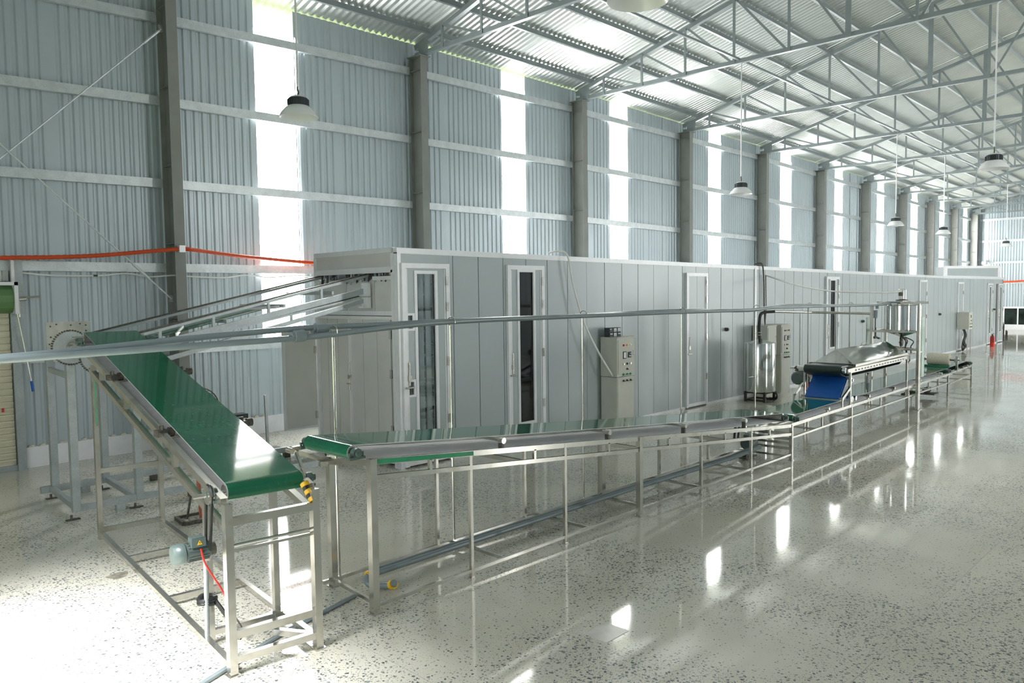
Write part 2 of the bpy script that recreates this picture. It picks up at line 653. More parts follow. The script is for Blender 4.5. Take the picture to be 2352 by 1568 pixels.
# columns
ORD = ['first', 'second', 'third', 'fourth', 'fifth', 'sixth', 'seventh', 'eighth', 'ninth', 'tenth', 'last']
for i, x in enumerate(COLX):
    zt = 7.72 + dz(x)
    t = thing('steel_column', '%s grey steel column from the left along the corrugated wall' % ORD[i] if i < 10 else 'grey steel corner column at the far end of the corrugated wall', 'column', (x, 13.5, 0), 'columns along the left wall')
    m = M()
    m.box(x - 0.09, x + 0.09, 13.295, 13.31, 0, zt)
    m.build('inner_flange', COLM, t)
    m = M()
    m.box(x - 0.09, x + 0.09, 13.675, 13.69, 0, zt)
    m.build('outer_flange', COLM, t)
    m = M()
    m.box(x - 0.006, x + 0.006, 13.31, 13.675, 0, zt)
    m.build('web', COLM, t)
    for k in range(6):
        z = 0.9 + 1.32 * k
        if z < zt:
            m = M()
            m.box(x - 0.088, x + 0.088, 13.311, 13.674, z - 0.005, z + 0.005)
            m.build('stiffener', COLM, t)
    m = M()
    m.box(x - 0.16, x + 0.16, 13.25, 13.70, zt, zt + 0.015)
    m.build('cap_plate', COLM, t)

# roof
ceil = ssetting('ceiling', (0, 0, 0))
bx = [XN] + COLX[:-1] + [XF]
for a, b in zip(bx[:-1], bx[1:]):
    for side in (0, 1):
        m = M()
        n = round((b - a) / 0.155)
        vs, fs = [], []
        for k in range(n + 1):
            x = a + (b - a) * k / n
            p = (b - a) / n
            for xx, h in ((x, 0), (x + p * 0.22, 0), (x + p * 0.5, 0.034), (x + p * 0.72, 0.034)):
                if xx > b + 0.06:
                    continue
                for y in ((14.35, RIDGE) if side == 0 else (YR - 0.5, RIDGE)):
                    vs.append((xx, y, roofz(xx, y) + h))
        for k in range(len(vs) // 2 - 1):
            fs.append((2 * k, 2 * k + 1, 2 * k + 3, 2 * k + 2))
        m.add(vs, fs)
        m.build('roof_sheet', ROOF, ceil)
PUR = [13.13 - 1.025 * k for k in range(8)] + [5.2]
for y in PUR + [2 * RIDGE - y for y in PUR]:
    m = M()
    pts = [XN] + COLX
    for a, b in zip(pts[:-1], pts[1:]):
        m.beam((a, y, roofz(a, y) - 0.065), (b, y, roofz(b, y) - 0.065), 0.012, 0.13)
        m.beam((a, y - 0.03, roofz(a, y) - 0.125), (b, y - 0.03, roofz(b, y) - 0.125), 0.06, 0.010)
    m.build('purlin', TRUS, ceil)
ty = 8.8
m = M()
for a, b in zip(COLX[:-1], COLX[1:]):
    m.beam((a, ty, 7.83 + dz(a)), (b, ty, 7.83 + dz(b)), 0.05, 0.05)
m.build('tie_beam', TRUS, ceil)

# trusses
NODES = [12.65, 11.45, 10.2, 8.92, 7.62, 6.36, 5.05]
NODES = NODES + [2 * RIDGE - y for y in NODES[-2::-1]]


def angle(mb, p, q, w=0.07, t=0.009, nrm=(1, 0, 0)):
    p, q = Vector(p), Vector(q)
    d = (q - p).normalized()
    u = Vector(nrm).cross(d).normalized()
    mb.beam(p, q, t, w, up=u)
    off = Vector(nrm) * (w / 2) - u * (w / 2)
    mb.beam(p + off, q + off, w, t, up=u)


for i, x in enumerate(COLX):
    d = dz(x)
    zb = 7.765 + d
    t = thing('roof_truss', ('%s grey steel roof truss from the left, over the %s wall column' % (ORD[i], ORD[i])) if i < 10 else 'last grey steel roof truss, against the far gable wall', 'truss', (x, RIDGE, zb), 'roof trusses')
    m = M()
    m.beam((x, 13.6, zb + 0.03), (x, 2 * RIDGE - 13.6, zb + 0.03), 0.010, 0.09)
    m.beam((x + 0.045, 13.6, zb - 0.012), (x + 0.045, 2 * RIDGE - 13.6, zb - 0.012), 0.09, 0.010)
    m.build('bottom_chord', TRUS, t)

    def ztop(y):
        return roofz(x, y) - 0.19

    for y0 in (13.6, 2 * RIDGE - 13.6):
        m = M()
        p, q = Vector((x, y0, ztop(y0))), Vector((x, RIDGE, ztop(RIDGE)))
        m.beam(p, q, 0.012, 0.10)
        m.beam(p + Vector((0.05, 0, -0.045)), q + Vector((0.05, 0, -0.045)), 0.10, 0.012)
        m.build('top_chord', TRUS, t)
    for k, y in enumerate(NODES):
        w = 0.11 if k in (5, 7) else 0.055
        m = M()
        m.beam((x - 0.01, y, zb), (x - 0.01, y, ztop(y)), 0.03, w, up=(0, 1, 0))
        m.build('web_post', TRUS, t)
    for k in range(6):
        for s in (0, 1):
            ya, yb = NODES[k], NODES[k + 1] + 0.06
            if s:
                ya, yb = 2 * RIDGE - ya, 2 * RIDGE - yb
            m = M()
            m.beam((x + 0.02, ya - (0.05 if not s else -0.05), ztop(ya)), (x + 0.02, yb, zb + 0.03), 0.05, 0.025, up=(1, 0, 0))
            m.build('web_diagonal', TRUS, t)
    for y0 in (13.45, 2 * RIDGE - 13.45):
        m = M()
        m.box(x - 0.012, x + 0.012, min(y0, y0 + 0.3 * (1 if y0 < 0 else -1)), max(y0, y0 + 0.3 * (1 if y0 < 0 else -1)), zb - 0.01, ztop(y0) + 0.03)
        m.build('gusset_plate', TRUS, t)

# right wall, near wall, far gable
wr = ssetting('wall_right', (0, YR, 0))
RSTRIPS = [STRIPS[k] for k in (1, 4, 5, 6, 8)]  # unseen strips, picked for the light balance
redges = [XN] + [e for st in RSTRIPS for e in st] + [XF]
for a, b in zip(redges[0::2], redges[1::2]):
    m = M()
    corrugated(m, a, b, 0.0, lambda x: roofz(x, YR) - 0.01, YR, pitch=0.3, ysign=-1)
    m.build('cladding_sheet', CLAD, wr)
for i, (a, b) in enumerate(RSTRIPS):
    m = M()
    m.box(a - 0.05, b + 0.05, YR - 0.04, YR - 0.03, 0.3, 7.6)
    struct(m.build('window_%d' % (i + 21), FILLPANE))  # unseen pane, added to balance the light
wnr = M()
DY0, DY1, DZT = 3.2, 7.2, 4.9
wnr.box(XN - 0.06, XN, YR - 0.1, DY0, 0, 9.0)
wnr.box(XN - 0.06, XN, DY1, YW + 0.1, 0, 9.0)
wnr.box(XN - 0.06, XN, DY0, DY1, DZT, 9.0)
wnr.prism([(XN, YR - 0.1, 9.0), (XN, YW + 0.1, 9.0), (XN, RIDGE, 10.7)], (-0.06, 0, 0))
struct(wnr.build('wall_near', CLAD))

wf = ssetting('wall_far', (XF, 5, 0))
m = M()
n = int((YW - YR) / 0.9)
for i in range(n):
    y0, y1 = YR + (YW - YR) * i / n, YR + (YW - YR) * (i + 1) / n
    m = M()
    ys = [(y0, 0)]
    k = math.ceil((y0 + 0.03) / 0.15)
    while k * 0.15 < y1 - 0.03:
        for dd, h in ((-0.024, 0), (-0.012, 1), (0.012, 1), (0.024, 0)):
            ys.append((k * 0.15 + dd, h))
        k += 1
    ys.append((y1, 0))
    z0 = 1.38 if y0 > 5 else 0.3
    vs, fs = [], []
    for y, h in ys:
        vs += [(XF + 0.03 * h, y, z0), (XF + 0.03 * h, y, roofz(XF, y) + 0.02)]
    for k in range(len(ys) - 1):
        fs.append((2 * k, 2 * k + 2, 2 * k + 3, 2 * k + 1))
    m.add(vs, fs)
    m.build('cladding_sheet', CLAD, wf)
for z in (6.93, 5.59, 4.25, 2.98):
    m = M()
    m.beam((XF - 0.02, YR, z - 0.07), (XF - 0.02, 13.3, z - 0.07), 0.02, 0.14)
    m.beam((XF - 0.05, YR, z), (XF - 0.05, 13.3, z), 0.08, 0.012)
    m.build('girt', GIRT, wf)
m = M()
m.box(XF - 0.06, XF + 0.1, YR, YW, 0, 0.26)
struct(m.build('baseboard_far', WHITE))
w = ssetting('window_31', (XF, 9, 0.26))
m = M()
for y in [11.85 - 0.75 * k for k in range(9)]:
    m.box(XF - 0.04, XF + 0.04, y - 0.035, y + 0.035, 0.30, 1.34)
m.box(XF - 0.045, XF + 0.045, 5.8, 11.9, 0.24, 0.32)
m.box(XF - 0.045, XF + 0.045, 5.8, 11.9, 1.32, 1.42)
m.build('window_frame', WHITE, w)
for k in range(8):
    m = M()
    m.box(XF - 0.005, XF + 0.005, 11.85 - 0.75 * (k + 1), 11.85 - 0.75 * k, 0.30, 1.36)
    m.build('pane', DGLASS, w)
m = M()
m.box(XF, XF + 0.04, 11.85, YW, 0.26, 1.42)
m.build('cladding_sheet', CLAD, wf)
# ------------------------------------------------------------------ insulated panel room
def rtop(x):
    return lerp([(7, 3.31), (12.1, 3.27), (19, 3.22), (34, 3.09), (43.3, 3.085)], x)


def dtop(x):
    return lerp([(7, 3.07), (10, 3.08), (15, 3.01), (23, 2.98), (31, 2.92), (36, 2.85), (43, 2.78)], x)


RY, RB, RX0, RX1 = 9.22, 11.5, 7.0, 43.3
room = thing('insulated_panel_room', 'long grey sandwich-panel room with white trim and narrow doors behind the conveyors', 'panel room', (25, 10.3, 0))
m = M()
m.box(RX0 + 0.12, RX1 - 0.05, RB - 0.05, RB, 0, 2.98)
m.build('back_wall', PANEL, room)
m = M()
for a, b in ((7.0, 12.1), (12.1, 19), (19, 34), (34, 43.3)):
    vs = [(x, y, rtop(x) + dzz) for x in (a, b) for y in (RY + 0.02, RB) for dzz in (-0.1, -0.02)]
    m.add(vs, [(0, 1, 3, 2), (4, 6, 7, 5), (0, 4, 5, 1), (2, 3, 7, 6), (0, 2, 6, 4), (1, 5, 7, 3)])
m.build('roof_panel', PANEL, room)
m = M()
m.box(RX1 - 0.08, RX1, RY, RB, 0, rtop(RX1) - 0.03)
m.build('end_panel', PANEL, room)
DOORS = [(7.04, 7.97, 'A'), (9.26, 10.19, 'B'), (14.86, 15.76, 'C'), (22.38, 23.32, 'B'), (30.72, 31.58, 'C'), (35.62, 36.42, 'C'), (40.34, 41.22, 'D'), (42.25, 43.2, 'D')]
# front wall panels, 0.555 m wide, with recessed joints
joints = [8.08, 8.63, 9.2]
while joints[-1] < 42.0:
    joints.append(joints[-1] + 0.556)
pan = [(8.0, 8.08)] + list(zip(joints[:-1], joints[1:]))
for a, b in pan:
    segs = [(a, b, 0.03, None)]
    for d0, d1, kk in DOORS:
        nxt = []
        for s0, s1, z0, z1 in segs:
            if s1 <= d0 or s0 >= d1:
                nxt.append((s0, s1, z0, z1))
                continue
            if s0 < d0 - 0.02:
                nxt.append((s0, d0, z0, z1))
            nxt.append((max(s0, d0), min(s1, d1), -1, None))
            if s1 > d1 + 0.02:
                nxt.append((d1, s1, z0, z1))
        segs = nxt
    m = M()
    for s0, s1, z0, z1 in segs:
        g0 = 0.007 if abs(s0 - a) < 1e-6 else 0
        g1 = 0.007 if abs(s1 - b) < 1e-6 else 0
        zb = 0.03 if z0 > -0.5 else dtop(s0)
        y = RY + (0.004 if int(a * 7) % 2 else 0)
        ya, yb = y + random.uniform(-0.0025, 0.0025), y + random.uniform(-0.0025, 0.0025)
        m.prism([(s0 + g0, ya, zb), (s1 - g1, yb, zb), (s1 - g1, yb, rtop(s1) - 0.04), (s0 + g0, ya, rtop(s0) - 0.04)], (0, 0.06, 0))
        # tongue behind the joint
        m.prism([(s0, y + 0.02, zb), (s1, y + 0.02, zb), (s1, y + 0.02, rtop(s1) - 0.05), (s0, y + 0.02, rtop(s0) - 0.05)], (0, 0.05, 0))
    m.build('wall_panel', PANEL, room)
m = M()
m.prism([(7.0, RY, dtop(7.5)), (8.02, RY, dtop(7.5)), (8.02, RY, 3.26), (7.0, RY, 3.27)], (0, 0.06, 0))
m.build('wall_panel', PANEL, room)
m = M()
m.prism([(joints[-1], RY, dtop(42)), (RX1, RY, dtop(42)), (RX1, RY, 3.03), (joints[-1], RY, 3.03)], (0, 0.06, 0))
m.build('wall_panel', PANEL, room)
# cap flashing, base channel, corner trims
pts = [6.985, 8.4, 12.1, 15.5, 19, 24, 29, 34, 38.5, 43.3]
for a, b in zip(pts[:-1], pts[1:]):
    m = M()
    j = random.uniform(-0.004, 0.004)
    m.prism([(a, RY - 0.012 + j, rtop(a) - 0.085), (b, RY - 0.012 + j, rtop(b) - 0.085), (b, RY - 0.012 + j, rtop(b)), (a, RY - 0.012 + j, rtop(a))], (0, 0.12, 0))
    m.build('cap_flashing', ALU, room)
m = M()
for a, b in zip([0] + [d for d in range(len(DOORS))], range(len(DOORS))):
    pass
prev = 8.0
for d0, d1, kk in DOORS[1:]:
    m.box(prev, d0, RY - 0.012, RY + 0.05, 0, 0.05)
    prev = d1
m.build('base_channel', ALU, room)
m = M()
m.box(6.985, 7.05, RY - 0.015, RY + 0.07, 0, 3.24)
m.build('corner_trim', ALU, room)
m = M()
m.box(18.06, 18.16, RY - 0.02, RY + 0.02, 0, rtop(18) - 0.05)
m.build('corner_trim', ALU, room)
m = M()
m.box(6.975, 7.02, RY + 0.071, RY + 0.14, 0, 3.24)
m.build('corner_trim', ALU, room)
# left end wall
m = M()
m.box(6.998, 7.07, RY + 0.17, RB - 0.06, 3.03, 3.244)
m.build('end_fascia', PANEL2, room)
m = M()
m.box(6.985, 7.08, RY + 0.10, RB, 3.245, 3.32)
m.build('end_flashing', ALU, room)
m = M()
m.box(6.965, 7.07, RY + 0.1, RB - 0.06, 2.985, 3.035)
m.box(6.975, 7.07, RY + 0.1, RB - 0.06, 2.95, 2.985)
m.build('opening_lintel', ALU, room)
m = M()
m.box(6.985, 7.06, RB - 0.06, RB + 0.01, 0, 3.24)
m.build('corner_trim', ALU, room)
for y0, y1 in ((9.39, 9.86), (9.87, 10.62), (10.63, 11.44)):
    m = M()
    m.box(7.04, 7.08, y0, y1, 2.36, 2.86)
    m.build('apron_sheet', PANEL2, room)
m = M()
m.box(7.01, 7.08, RY + 0.15, 9.88, 2.84, 2.90)
m.box(7.01, 7.08, RY + 0.15, RB - 0.06, 2.30, 2.37)
m.box(6.98, 7.05, RY + 0.15, RB - 0.06, 2.24, 2.29)
m.build('end_rail', ALU, room)
yy = [9.47, 9.82, 10.19, 10.53, 10.9, 11.2, 11.44]
for i, (y0, y1) in enumerate(zip(yy[:-1], yy[1:])):
    m = M()
    m.box(7.03, 7.075, y0 + 0.004, y1 - 0.004, 0.04, 2.24)
    m.box(7.05, 7.08, y0, y1, 0.04, 2.24)
    m.build('end_door_panel', PANEL2, room)
m = M()
m.box(7.0, 7.03, 10.52, 10.555, 0.04, 2.24)
m.build('door_seam_strip', ALU, room)
m = M()
m.cyl((6.99, 10.535, 1.1), (6.99, 10.535, 1.55), 0.012)
m.box(6.975, 7.0, 10.50, 10.57, 1.28, 1.34)
m.cyl((6.97, 10.49, 1.2), (6.97, 10.58, 1.2), 0.012)
m.build('latch', STEEL, room)
for z in (0.5, 1.35, 1.95):
    m = M()
    m.box(7.0, 7.025, 9.42, 9.47, z, z + 0.13)
    m.build('hinge', STEEL, room)
# fringe of rubber strips over the opening
k = 0
y = 9.46
while y < 11.35:
    m = M()
    L = random.uniform(0.09, 0.16) if y < 10.3 else random.uniform(0.05, 0.2)
    if not 10.62 < y < 10.8:
        m.prism([(7.03 + random.uniform(-.01, .01), y, 2.97), (7.03, y + 0.03, 2.97), (7.02 + random.uniform(-.015, .015), y + 0.026, 2.97 - L), (7.02, y + 0.004, 2.97 - L)], (0.004, 0, 0))
        m.build('curtain_strip', random.choice([BLACK, BLACK, DSTEEL, GALV]), room)
    y += 0.037
# dark sheet behind the opening, shade of the interior put into its colour
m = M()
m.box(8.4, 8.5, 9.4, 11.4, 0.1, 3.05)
m.build('dark_interior_sheet', DARK, room)
# racks seen through the door glass
m = M()
for x in (7.32, 7.52, 9.5, 9.72, 9.95):
    m.box(x, x + 0.05, 9.62, 9.67, 0.05, 2.9)
for k in range(14):
    m.box(7.2, 8.3, 9.66, 10.1, 0.2 + 0.2 * k, 0.22 + 0.2 * k)
    m.box(9.3, 10.4, 9.66, 10.1, 0.12 + 0.2 * k, 0.14 + 0.2 * k)
m.build('inner_rack', GALV, room)
k = 0
for xa, xb in ((7.12, 8.0), (9.3, 10.15)):  # pale strips added behind the glass to brighten the dark doors
    x = xa
    while x < xb:
        m = M()
        w_ = random.uniform(0.10, 0.17)
        m.prism([(x, 9.262, 0.06), (x + w_ * 0.5, 9.255 + random.uniform(0, 0.02), 0.06), (x + w_, 9.268, 0.06), (x + w_, 9.285, 0.06), (x + w_ * 0.5, 9.286, 0.06), (x, 9.285, 0.06)], (0, 0, 2.95))
        m.build('door_fill_strip', [PVC1, PVC2][k % 2], room)
        k += 1
        x += w_ + random.uniform(0.015, 0.05)
# doors
for i, (d0, d1, kind) in enumerate(DOORS):
    zt = dtop((d0 + d1) / 2) + 0.012
    y = RY - 0.03
    # leaf
    win = {'A': (7.30, 7.70, 0.35, 2.95), 'B': None, 'C': None, 'D': None}[kind]
    if kind == 'B':
        c = (d0 + d1) / 2
        win = (c - 0.2, c + 0.2, 0.36 if i < 2 else 0.9, zt - 0.09)
    if kind == 'D':
        c = (d0 + d1) / 2
        win = (c - 0.14, c + 0.14, 0.5, zt - 0.15)
    small = [(7.115, 7.25, 2.09, 2.32), (7.115, 7.25, 1.09, 1.32)] if kind == 'A' else []
    m = M()
    l0, l1, b0 = d0 + 0.07, d1 - 0.07, 0.07
    if win:
        m.box(win[1], l1, y, y + 0.06, b0, zt - 0.07)
        m.box(win[0], win[1], y, y + 0.06, b0, win[2])
        m.box(win[0], win[1], y, y + 0.06, win[3], zt - 0.07)
        if small:
            zz = [b0] + sorted([q for s in small for q in s[2:]]) + [zt - 0.07]
            for a, b in zip(zz[0::2], zz[1::2]):
                m.box(l0, win[0], y, y + 0.06, a, b)
        else:
            m.box(l0, win[0], y, y + 0.06, b0, zt - 0.07)
    else:
        m.box(l0, (l0 + l1) / 2 - 0.004, y, y + 0.06, b0, zt - 0.07)
        m.box((l0 + l1) / 2 + 0.004, l1, y, y + 0.06, b0, zt - 0.07)
        m.box(l0 + 0.01, l1 - 0.01, y + 0.02, y + 0.055, b0 + 0.01, zt - 0.08)
    door = m.build('door', PANEL, room)
    m = M()
    fw = 0.075
    m.box(d0, d0 + fw, y - 0.02, y + 0.06, 0.02, zt)
    m.box(d1 - fw, d1, y - 0.02, y + 0.06, 0.02, zt)
    m.box(d0 + fw, d1 - fw, y - 0.021, y + 0.055, zt - fw, zt - 0.001)
    m.box(d0 + fw + 0.01, d0 + fw + 0.03, y - 0.008, y - 0.0005, 0.11, zt - fw - 0.01)
    m.box(d1 - fw - 0.03, d1 - fw - 0.01, y - 0.008, y - 0.0005, 0.11, zt - fw - 0.01)
    m.box(d0 + fw, d1 - fw, y - 0.012, y - 0.0005, 0.03, 0.10)
    m.build('door_frame', ALU, door)
    for wdw in ([win] if win else []) + small:
        m = M()
        t = 0.05 if wdw is win else 0.035
        a, b, c, e = wdw
        m.box(a - t / 2, a + t / 2, y - 0.016, y + 0.0103, c - t / 2, e + t / 2)
        m.box(b - t / 2, b + t / 2, y - 0.016, y + 0.0103, c - t / 2, e + t / 2)
        m.box(a + t / 2, b - t / 2, y - 0.015, y + 0.009, c - t / 2 + 0.0007, c + t / 2)
        m.box(a + t / 2, b - t / 2, y - 0.015, y + 0.009, e - t / 2, e + t / 2 - 0.0007)
        m.build('window_frame', ALU, door)
        m = M()
        m.box(a, b, y + 0.02, y + 0.026, c, e)
        m.build('pane', GLASS, door)
    lx = d0 + 0.10
    m = M()
    m.cyl((lx, y - 0.03, 1.25), (lx, y - 0.03, 1.6), 0.013)
    m.box(lx - 0.03, lx + 0.03, y - 0.04, y, 1.32, 1.40)
    m.cyl((lx - 0.08, y - 0.045, 1.22), (lx + 0.07, y - 0.045, 1.22), 0.014)
    m.build('latch', STEEL, door)
    for z in (0.6, 1.5, 2.35, 2.75):
        if z < zt - 0.2:
            m = M()
            m.box(d1 - 0.08, d1 - 0.035, y - 0.03, y - 0.012, z, z + 0.14)
            m.build('hinge', STEEL, door)
for x, z in ((16.64, 1.7), (25.24, 1.6), (33.24, 1.6), (41.57, 1.6)):
    m = M()
    m.cyl((x, RY, z), (x, RY - 0.07, z), 0.045, 12)
    m.cyl((x, RY - 0.07, z), (x, RY - 0.09, z), 0.025, 12)
    m.build('vent_plug', DSTEEL, room)
# upper roof box at the far end
m = M()
m.prism([(34.2, 9.32, 3.06), (43.1, 9.32, 3.06), (43.1, 9.32, 3.62), (34.2, 9.32, 3.47)], (0, 0.3, 0))
m.build('roof_box', PANEL, room)
m = M()
m.prism([(34.15, 9.29, 3.40), (43.1, 9.29, 3.55), (43.1, 9.29, 3.66), (34.15, 9.29, 3.50)], (0, 0.06, 0))
m.box(34.15, 34.5, 9.293, 9.335, 3.12, 3.42)
m.box(42.6, 43.1, 9.293, 9.335, 3.13, 3.56)
m.prism([(34.15, 9.29, 3.06), (43.1, 9.29, 3.06), (43.1, 9.29, 3.13), (34.15, 9.29, 3.12)], (0, 0.06, 0))
m.build('roof_box_trim', WHITE, room)
# open hatch door at the back corner
m = M()
m.box(6.38, 6.98, 11.50, 11.54, 0.42, 2.05)
hd = m.build('hatch_door', PANEL2, room)
m = M()
m.box(6.37, 6.40, 11.49, 11.55, 0.42, 2.05)
m.box(6.37, 6.99, 11.485, 11.55, 0.40, 0.43)
m.build('hatch_edge', ALU, hd)
for z in (0.55, 1.65):
    m = M()
    m.box(6.93, 6.98, 11.485, 11.50, z, z + 0.12)
    m.build('hinge', STEEL, hd)

# ------------------------------------------------------------------ conveyor 1: inclined green belt, front left
A = Vector((2.323, 5.018, 0))
U = Vector((0.1045, 0.9945, 0))
NV = Vector((0.9945, -0.1045, 0))


def W(u, v, z):
    p = A + U * u + NV * v
    return Vector((p.x, p.y, z))


def bz(u):
    return 1.195 + 0.206 * u


def belt_loop(P, path, v0, v1, t, name, mat_out, mat_in, parent, lab_in=None):
    """endless belt: path is a closed list of (u,z); P maps (u,v,z) to world"""
    pp = []
    for i, p in enumerate(path):
        q = path[(i + 1) % len(path)]
        pp.append(p)
        L_ = math.hypot(q[0] - p[0], q[1] - p[1])
        if L_ > 0.6:
            for e in (0.03 / L_, 0.5, 1 - 0.03 / L_):
                pp.append((p[0] + (q[0] - p[0]) * e, p[1] + (q[1] - p[1]) * e))
    path = pp
    n = len(path)
    o = M()
    vs, fs = [], []
    for v in (v0, v1):
        for u, z in path:
            vs.append(P(u, v, z))
    for i in range(n):
        fs.append((i, (i + 1) % n, n + (i + 1) % n, n + i))
    o.add(vs, fs, True)
    ob = o.build(name, mat_out, parent, sharp=0.5)
    # inner face, a few millimetres inside
    c = Vector((sum(p[0] for p in path) / n, sum(p[1] for p in path) / n))
    inner = []
    for i, (u, z) in enumerate(path):
        a, b = path[i - 1], path[(i + 1) % n]
        d = Vector((b[0] - a[0], b[1] - a[1])).normalized()
        nn = Vector((-d.y, d.x))
        inner.append((u + nn.x * t, z + nn.y * t))
    area = sum(path[i][0] * path[(i + 1) % n][1] - path[(i + 1) % n][0] * path[i][1] for i in range(n))
    if area < 0:
        inner = [(2 * p[0] - q[0], 2 * p[1] - q[1]) for p, q in zip(path, inner)]
    o2 = M()
    vs = []
    for v in (v0, v1):
        for u, z in inner:
            vs.append(P(u, v, z))
    o2.add(vs, fs, True)
    for k, v in ((0, v0), (1, v1)):
        vv = [P(u, v, z) for u, z in path] + [P(u, v, z) for u, z in inner]
        o2.add(vv, [(i, (i + 1) % n, n + (i + 1) % n, n + i) for i in range(n)])
    o2.build('belt_lining', mat_in, ob, lab_in, sharp=0.5)
    return ob


def arc(cu, cz, r, a0, a1, n=10):
    return [(cu + r * math.cos(math.radians(a0 + (a1 - a0) * k / n)), cz + r * math.sin(math.radians(a0 + (a1 - a0) * k / n))) for k in range(n + 1)]


def bearing(P, u, v, z, sgn, parent, name='bearing_block', mt=None):
    m = M()
    p = P(u, v, z)
    q = P(u, v + sgn * 0.05, z)
    m.cyl(p, q, 0.042, 14)
    m.cyl(q, P(u, v + sgn * 0.075, z), 0.026, 12)
    m.beam(P(u - 0.075, v + sgn * 0.025, z - 0.04), P(u + 0.075, v + sgn * 0.025, z - 0.04), 0.045, 0.02)
    m.cyl(P(u - 0.06, v + sgn * 0.025, z - 0.04), P(u - 0.06, v + sgn * 0.025, z + 0.005), 0.012, 6)
    m.cyl(P(u + 0.06, v + sgn * 0.025, z - 0.04), P(u + 0.06, v + sgn * 0.025, z + 0.005), 0.012, 6)
    return m.build(name, mt or CAST, parent)


c1 = thing('inclined_belt_conveyor', 'inclined green belt conveyor on stainless legs in the left foreground', 'conveyor', W(2, 0.3, 0))
r0 = 0.062
ang = math.degrees(math.atan(0.206))
path = arc(0.2, bz(0.2) - 0.0, r0, 90 + ang, 270 + ang) + arc(4.72, bz(4.72) - 0.0, r0, 270 + ang, 450 + ang)
belt_loop(W, path[::-1], 0.06, 0.62, 0.006, 'belt', GREEN, UNDER, c1)
for u in (0.2, 4.72):
    m = M()
    m.cyl(W(u, 0.05, bz(u)), W(u, 0.63, bz(u)), r0 - 0.007, 20)
    m.cyl(W(u, -0.06, bz(u)), W(u, 0.70, bz(u)), 0.018, 10)
    dr = m.build('drum_roller', STEEL, c1)
for u in (0.2, 4.47):
    bearing(W, u, 0.0, bz(u) + (0 if u < 1 else 0.02), -1, c1)
    bearing(W, u, 0.66, bz(u) + (0 if u < 1 else 0.02), 1, c1)
for u in (1.5, 3.15):
    for v, s in ((0.0, -1), (0.66, 1)):
        m = M()
        z = bz(u) - 0.005
        m.cyl(W(u, v - 0.045, z), W(u, v + 0.06, z), 0.02, 10)
        m.cyl(W(u - 0.03, v, z - 0.06), W(u - 0.03, v, z + 0.06), 0.014, 8)
        m.cyl(W(u + 0.03, v, z - 0.06), W(u + 0.03, v, z + 0.05), 0.012, 8)
        m.box(*sorted((W(u - .05, v - .04, 0).x, W(u + .05, v + .04, 0).x)), *sorted((W(u - .05, v - .04, 0).y, W(u + .05, v + .04, 0).y)), z - 0.035, z + 0.02)
        m.cyl(W(u, v + 0.05, z), W(u, v + 0.10, z), 0.036, 12)
        m.build('roller_bracket', DSTEEL, c1)
    m = M()
    m.cyl(W(u, 0.04, bz(u) - 0.06), W(u, 0.62, bz(u) - 0.06), 0.02, 10)
    m.build('idler_roller', STEEL, c1)
for v in (0.0, 0.635):
    m = M()
    m.beam(W(0.05, v, 1.205), W(4.75, v, 2.115), 0.05, 0.055)
    m.build('upper_rail', STEEL, c1)
    m = M()
    m.beam(W(0.05, v, 1.025), W(4.1, v, 1.84), 0.05, 0.05)
    m.build('lower_rail', STEEL, c1)
    for u in (1.15, 2.65, 3.6):
        m = M()
        m.beam(W(u, v, 1.03 + 0.2 * u), W(u, v, 1.17 + 0.2 * u), 0.04)
        m.build('rail_strut', STEEL, c1)
    m = M()
    m.beam(W(0.0, v, 0.0), W(0.0, v, 1.20), 0.056)
    m.beam(W(0.0, v, 0.0), W(0.0, v, 0.012), 0.085)
    m.build('front_leg', STEEL, c1)
    m = M()
    m.beam(W(0.62, v + (0.06 if v < 0.1 else -0.06), 0.0), W(0.62, v + (0.06 if v < 0.1 else -0.06), 1.12), 0.048)
    m.build('middle_leg', STEEL, c1)
    m = M()
    m.beam(W(4.0, v, 0.0), W(4.0, v, 1.9), 0.048)
    m.build('rear_leg', STEEL, c1)
    m = M()
    m.beam(W(0.0, v, 0.075), W(4.0, v, 0.075), 0.045, 0.04)
    m.build('floor_rail', STEEL, c1)
for u, z, h in ((0.0, 0.11, 0.05), (0.0, 0.285, 0.055), (0.0, 1.075, 0.055), (0.62, 0.08, 0.04), (1.58, 0.055, 0.05), (2.93, 0.055, 0.05), (4.0, 0.1, 0.05), (4.0, 0.75, 0.05)):
    m = M()
    m.beam(W(u, 0.02, z), W(u, 0.62, z), 0.045, h)
    m.build('cross_bar', STEEL, c1)
m = M()
m.beam(W(0.02, -0.02, 0.865), W(0.02, 0.63, 0.865), 0.02, 0.02)
m.cyl(W(0.02, -0.02, 0.90), W(0.02, 0.63, 0.90), 0.012, 8)
m.build('belt_guide_bar', STEEL, c1)
m = M()
m.beam(W(0.28, 0.42, 0.1), W(0.0, 0.62, 0.1), 0.045, 0.045)
m.build('corner_brace', STEEL, c1)
m = M()
m.beam(W(0.15, 0.66, 1.20), W(0.30, 0.64, 1.42), 0.02, 0.02)
m.build('tension_strap', STEEL, c1)
m = M()
m.cyl(W(0.07, 0.60, 1.22), W(0.03, 0.62, 1.13), 0.03, 12)
m.cyl(W(0.03, 0.62, 1.13), W(0.0, 0.66, 1.10), 0.02, 12)
m.build('black_grip', BLACK, c1)
for k in range(3):
    m = M()
    m.cyl(W(0.075 - 0.03 * k, 0.595 + 0.015 * k, 1.235 - 0.05 * k), W(0.055 - 0.03 * k, 0.60 + 0.015 * k, 1.212 - 0.05 * k), 0.034, 12)
    m.build('yellow_ring', YELLOW, c1)
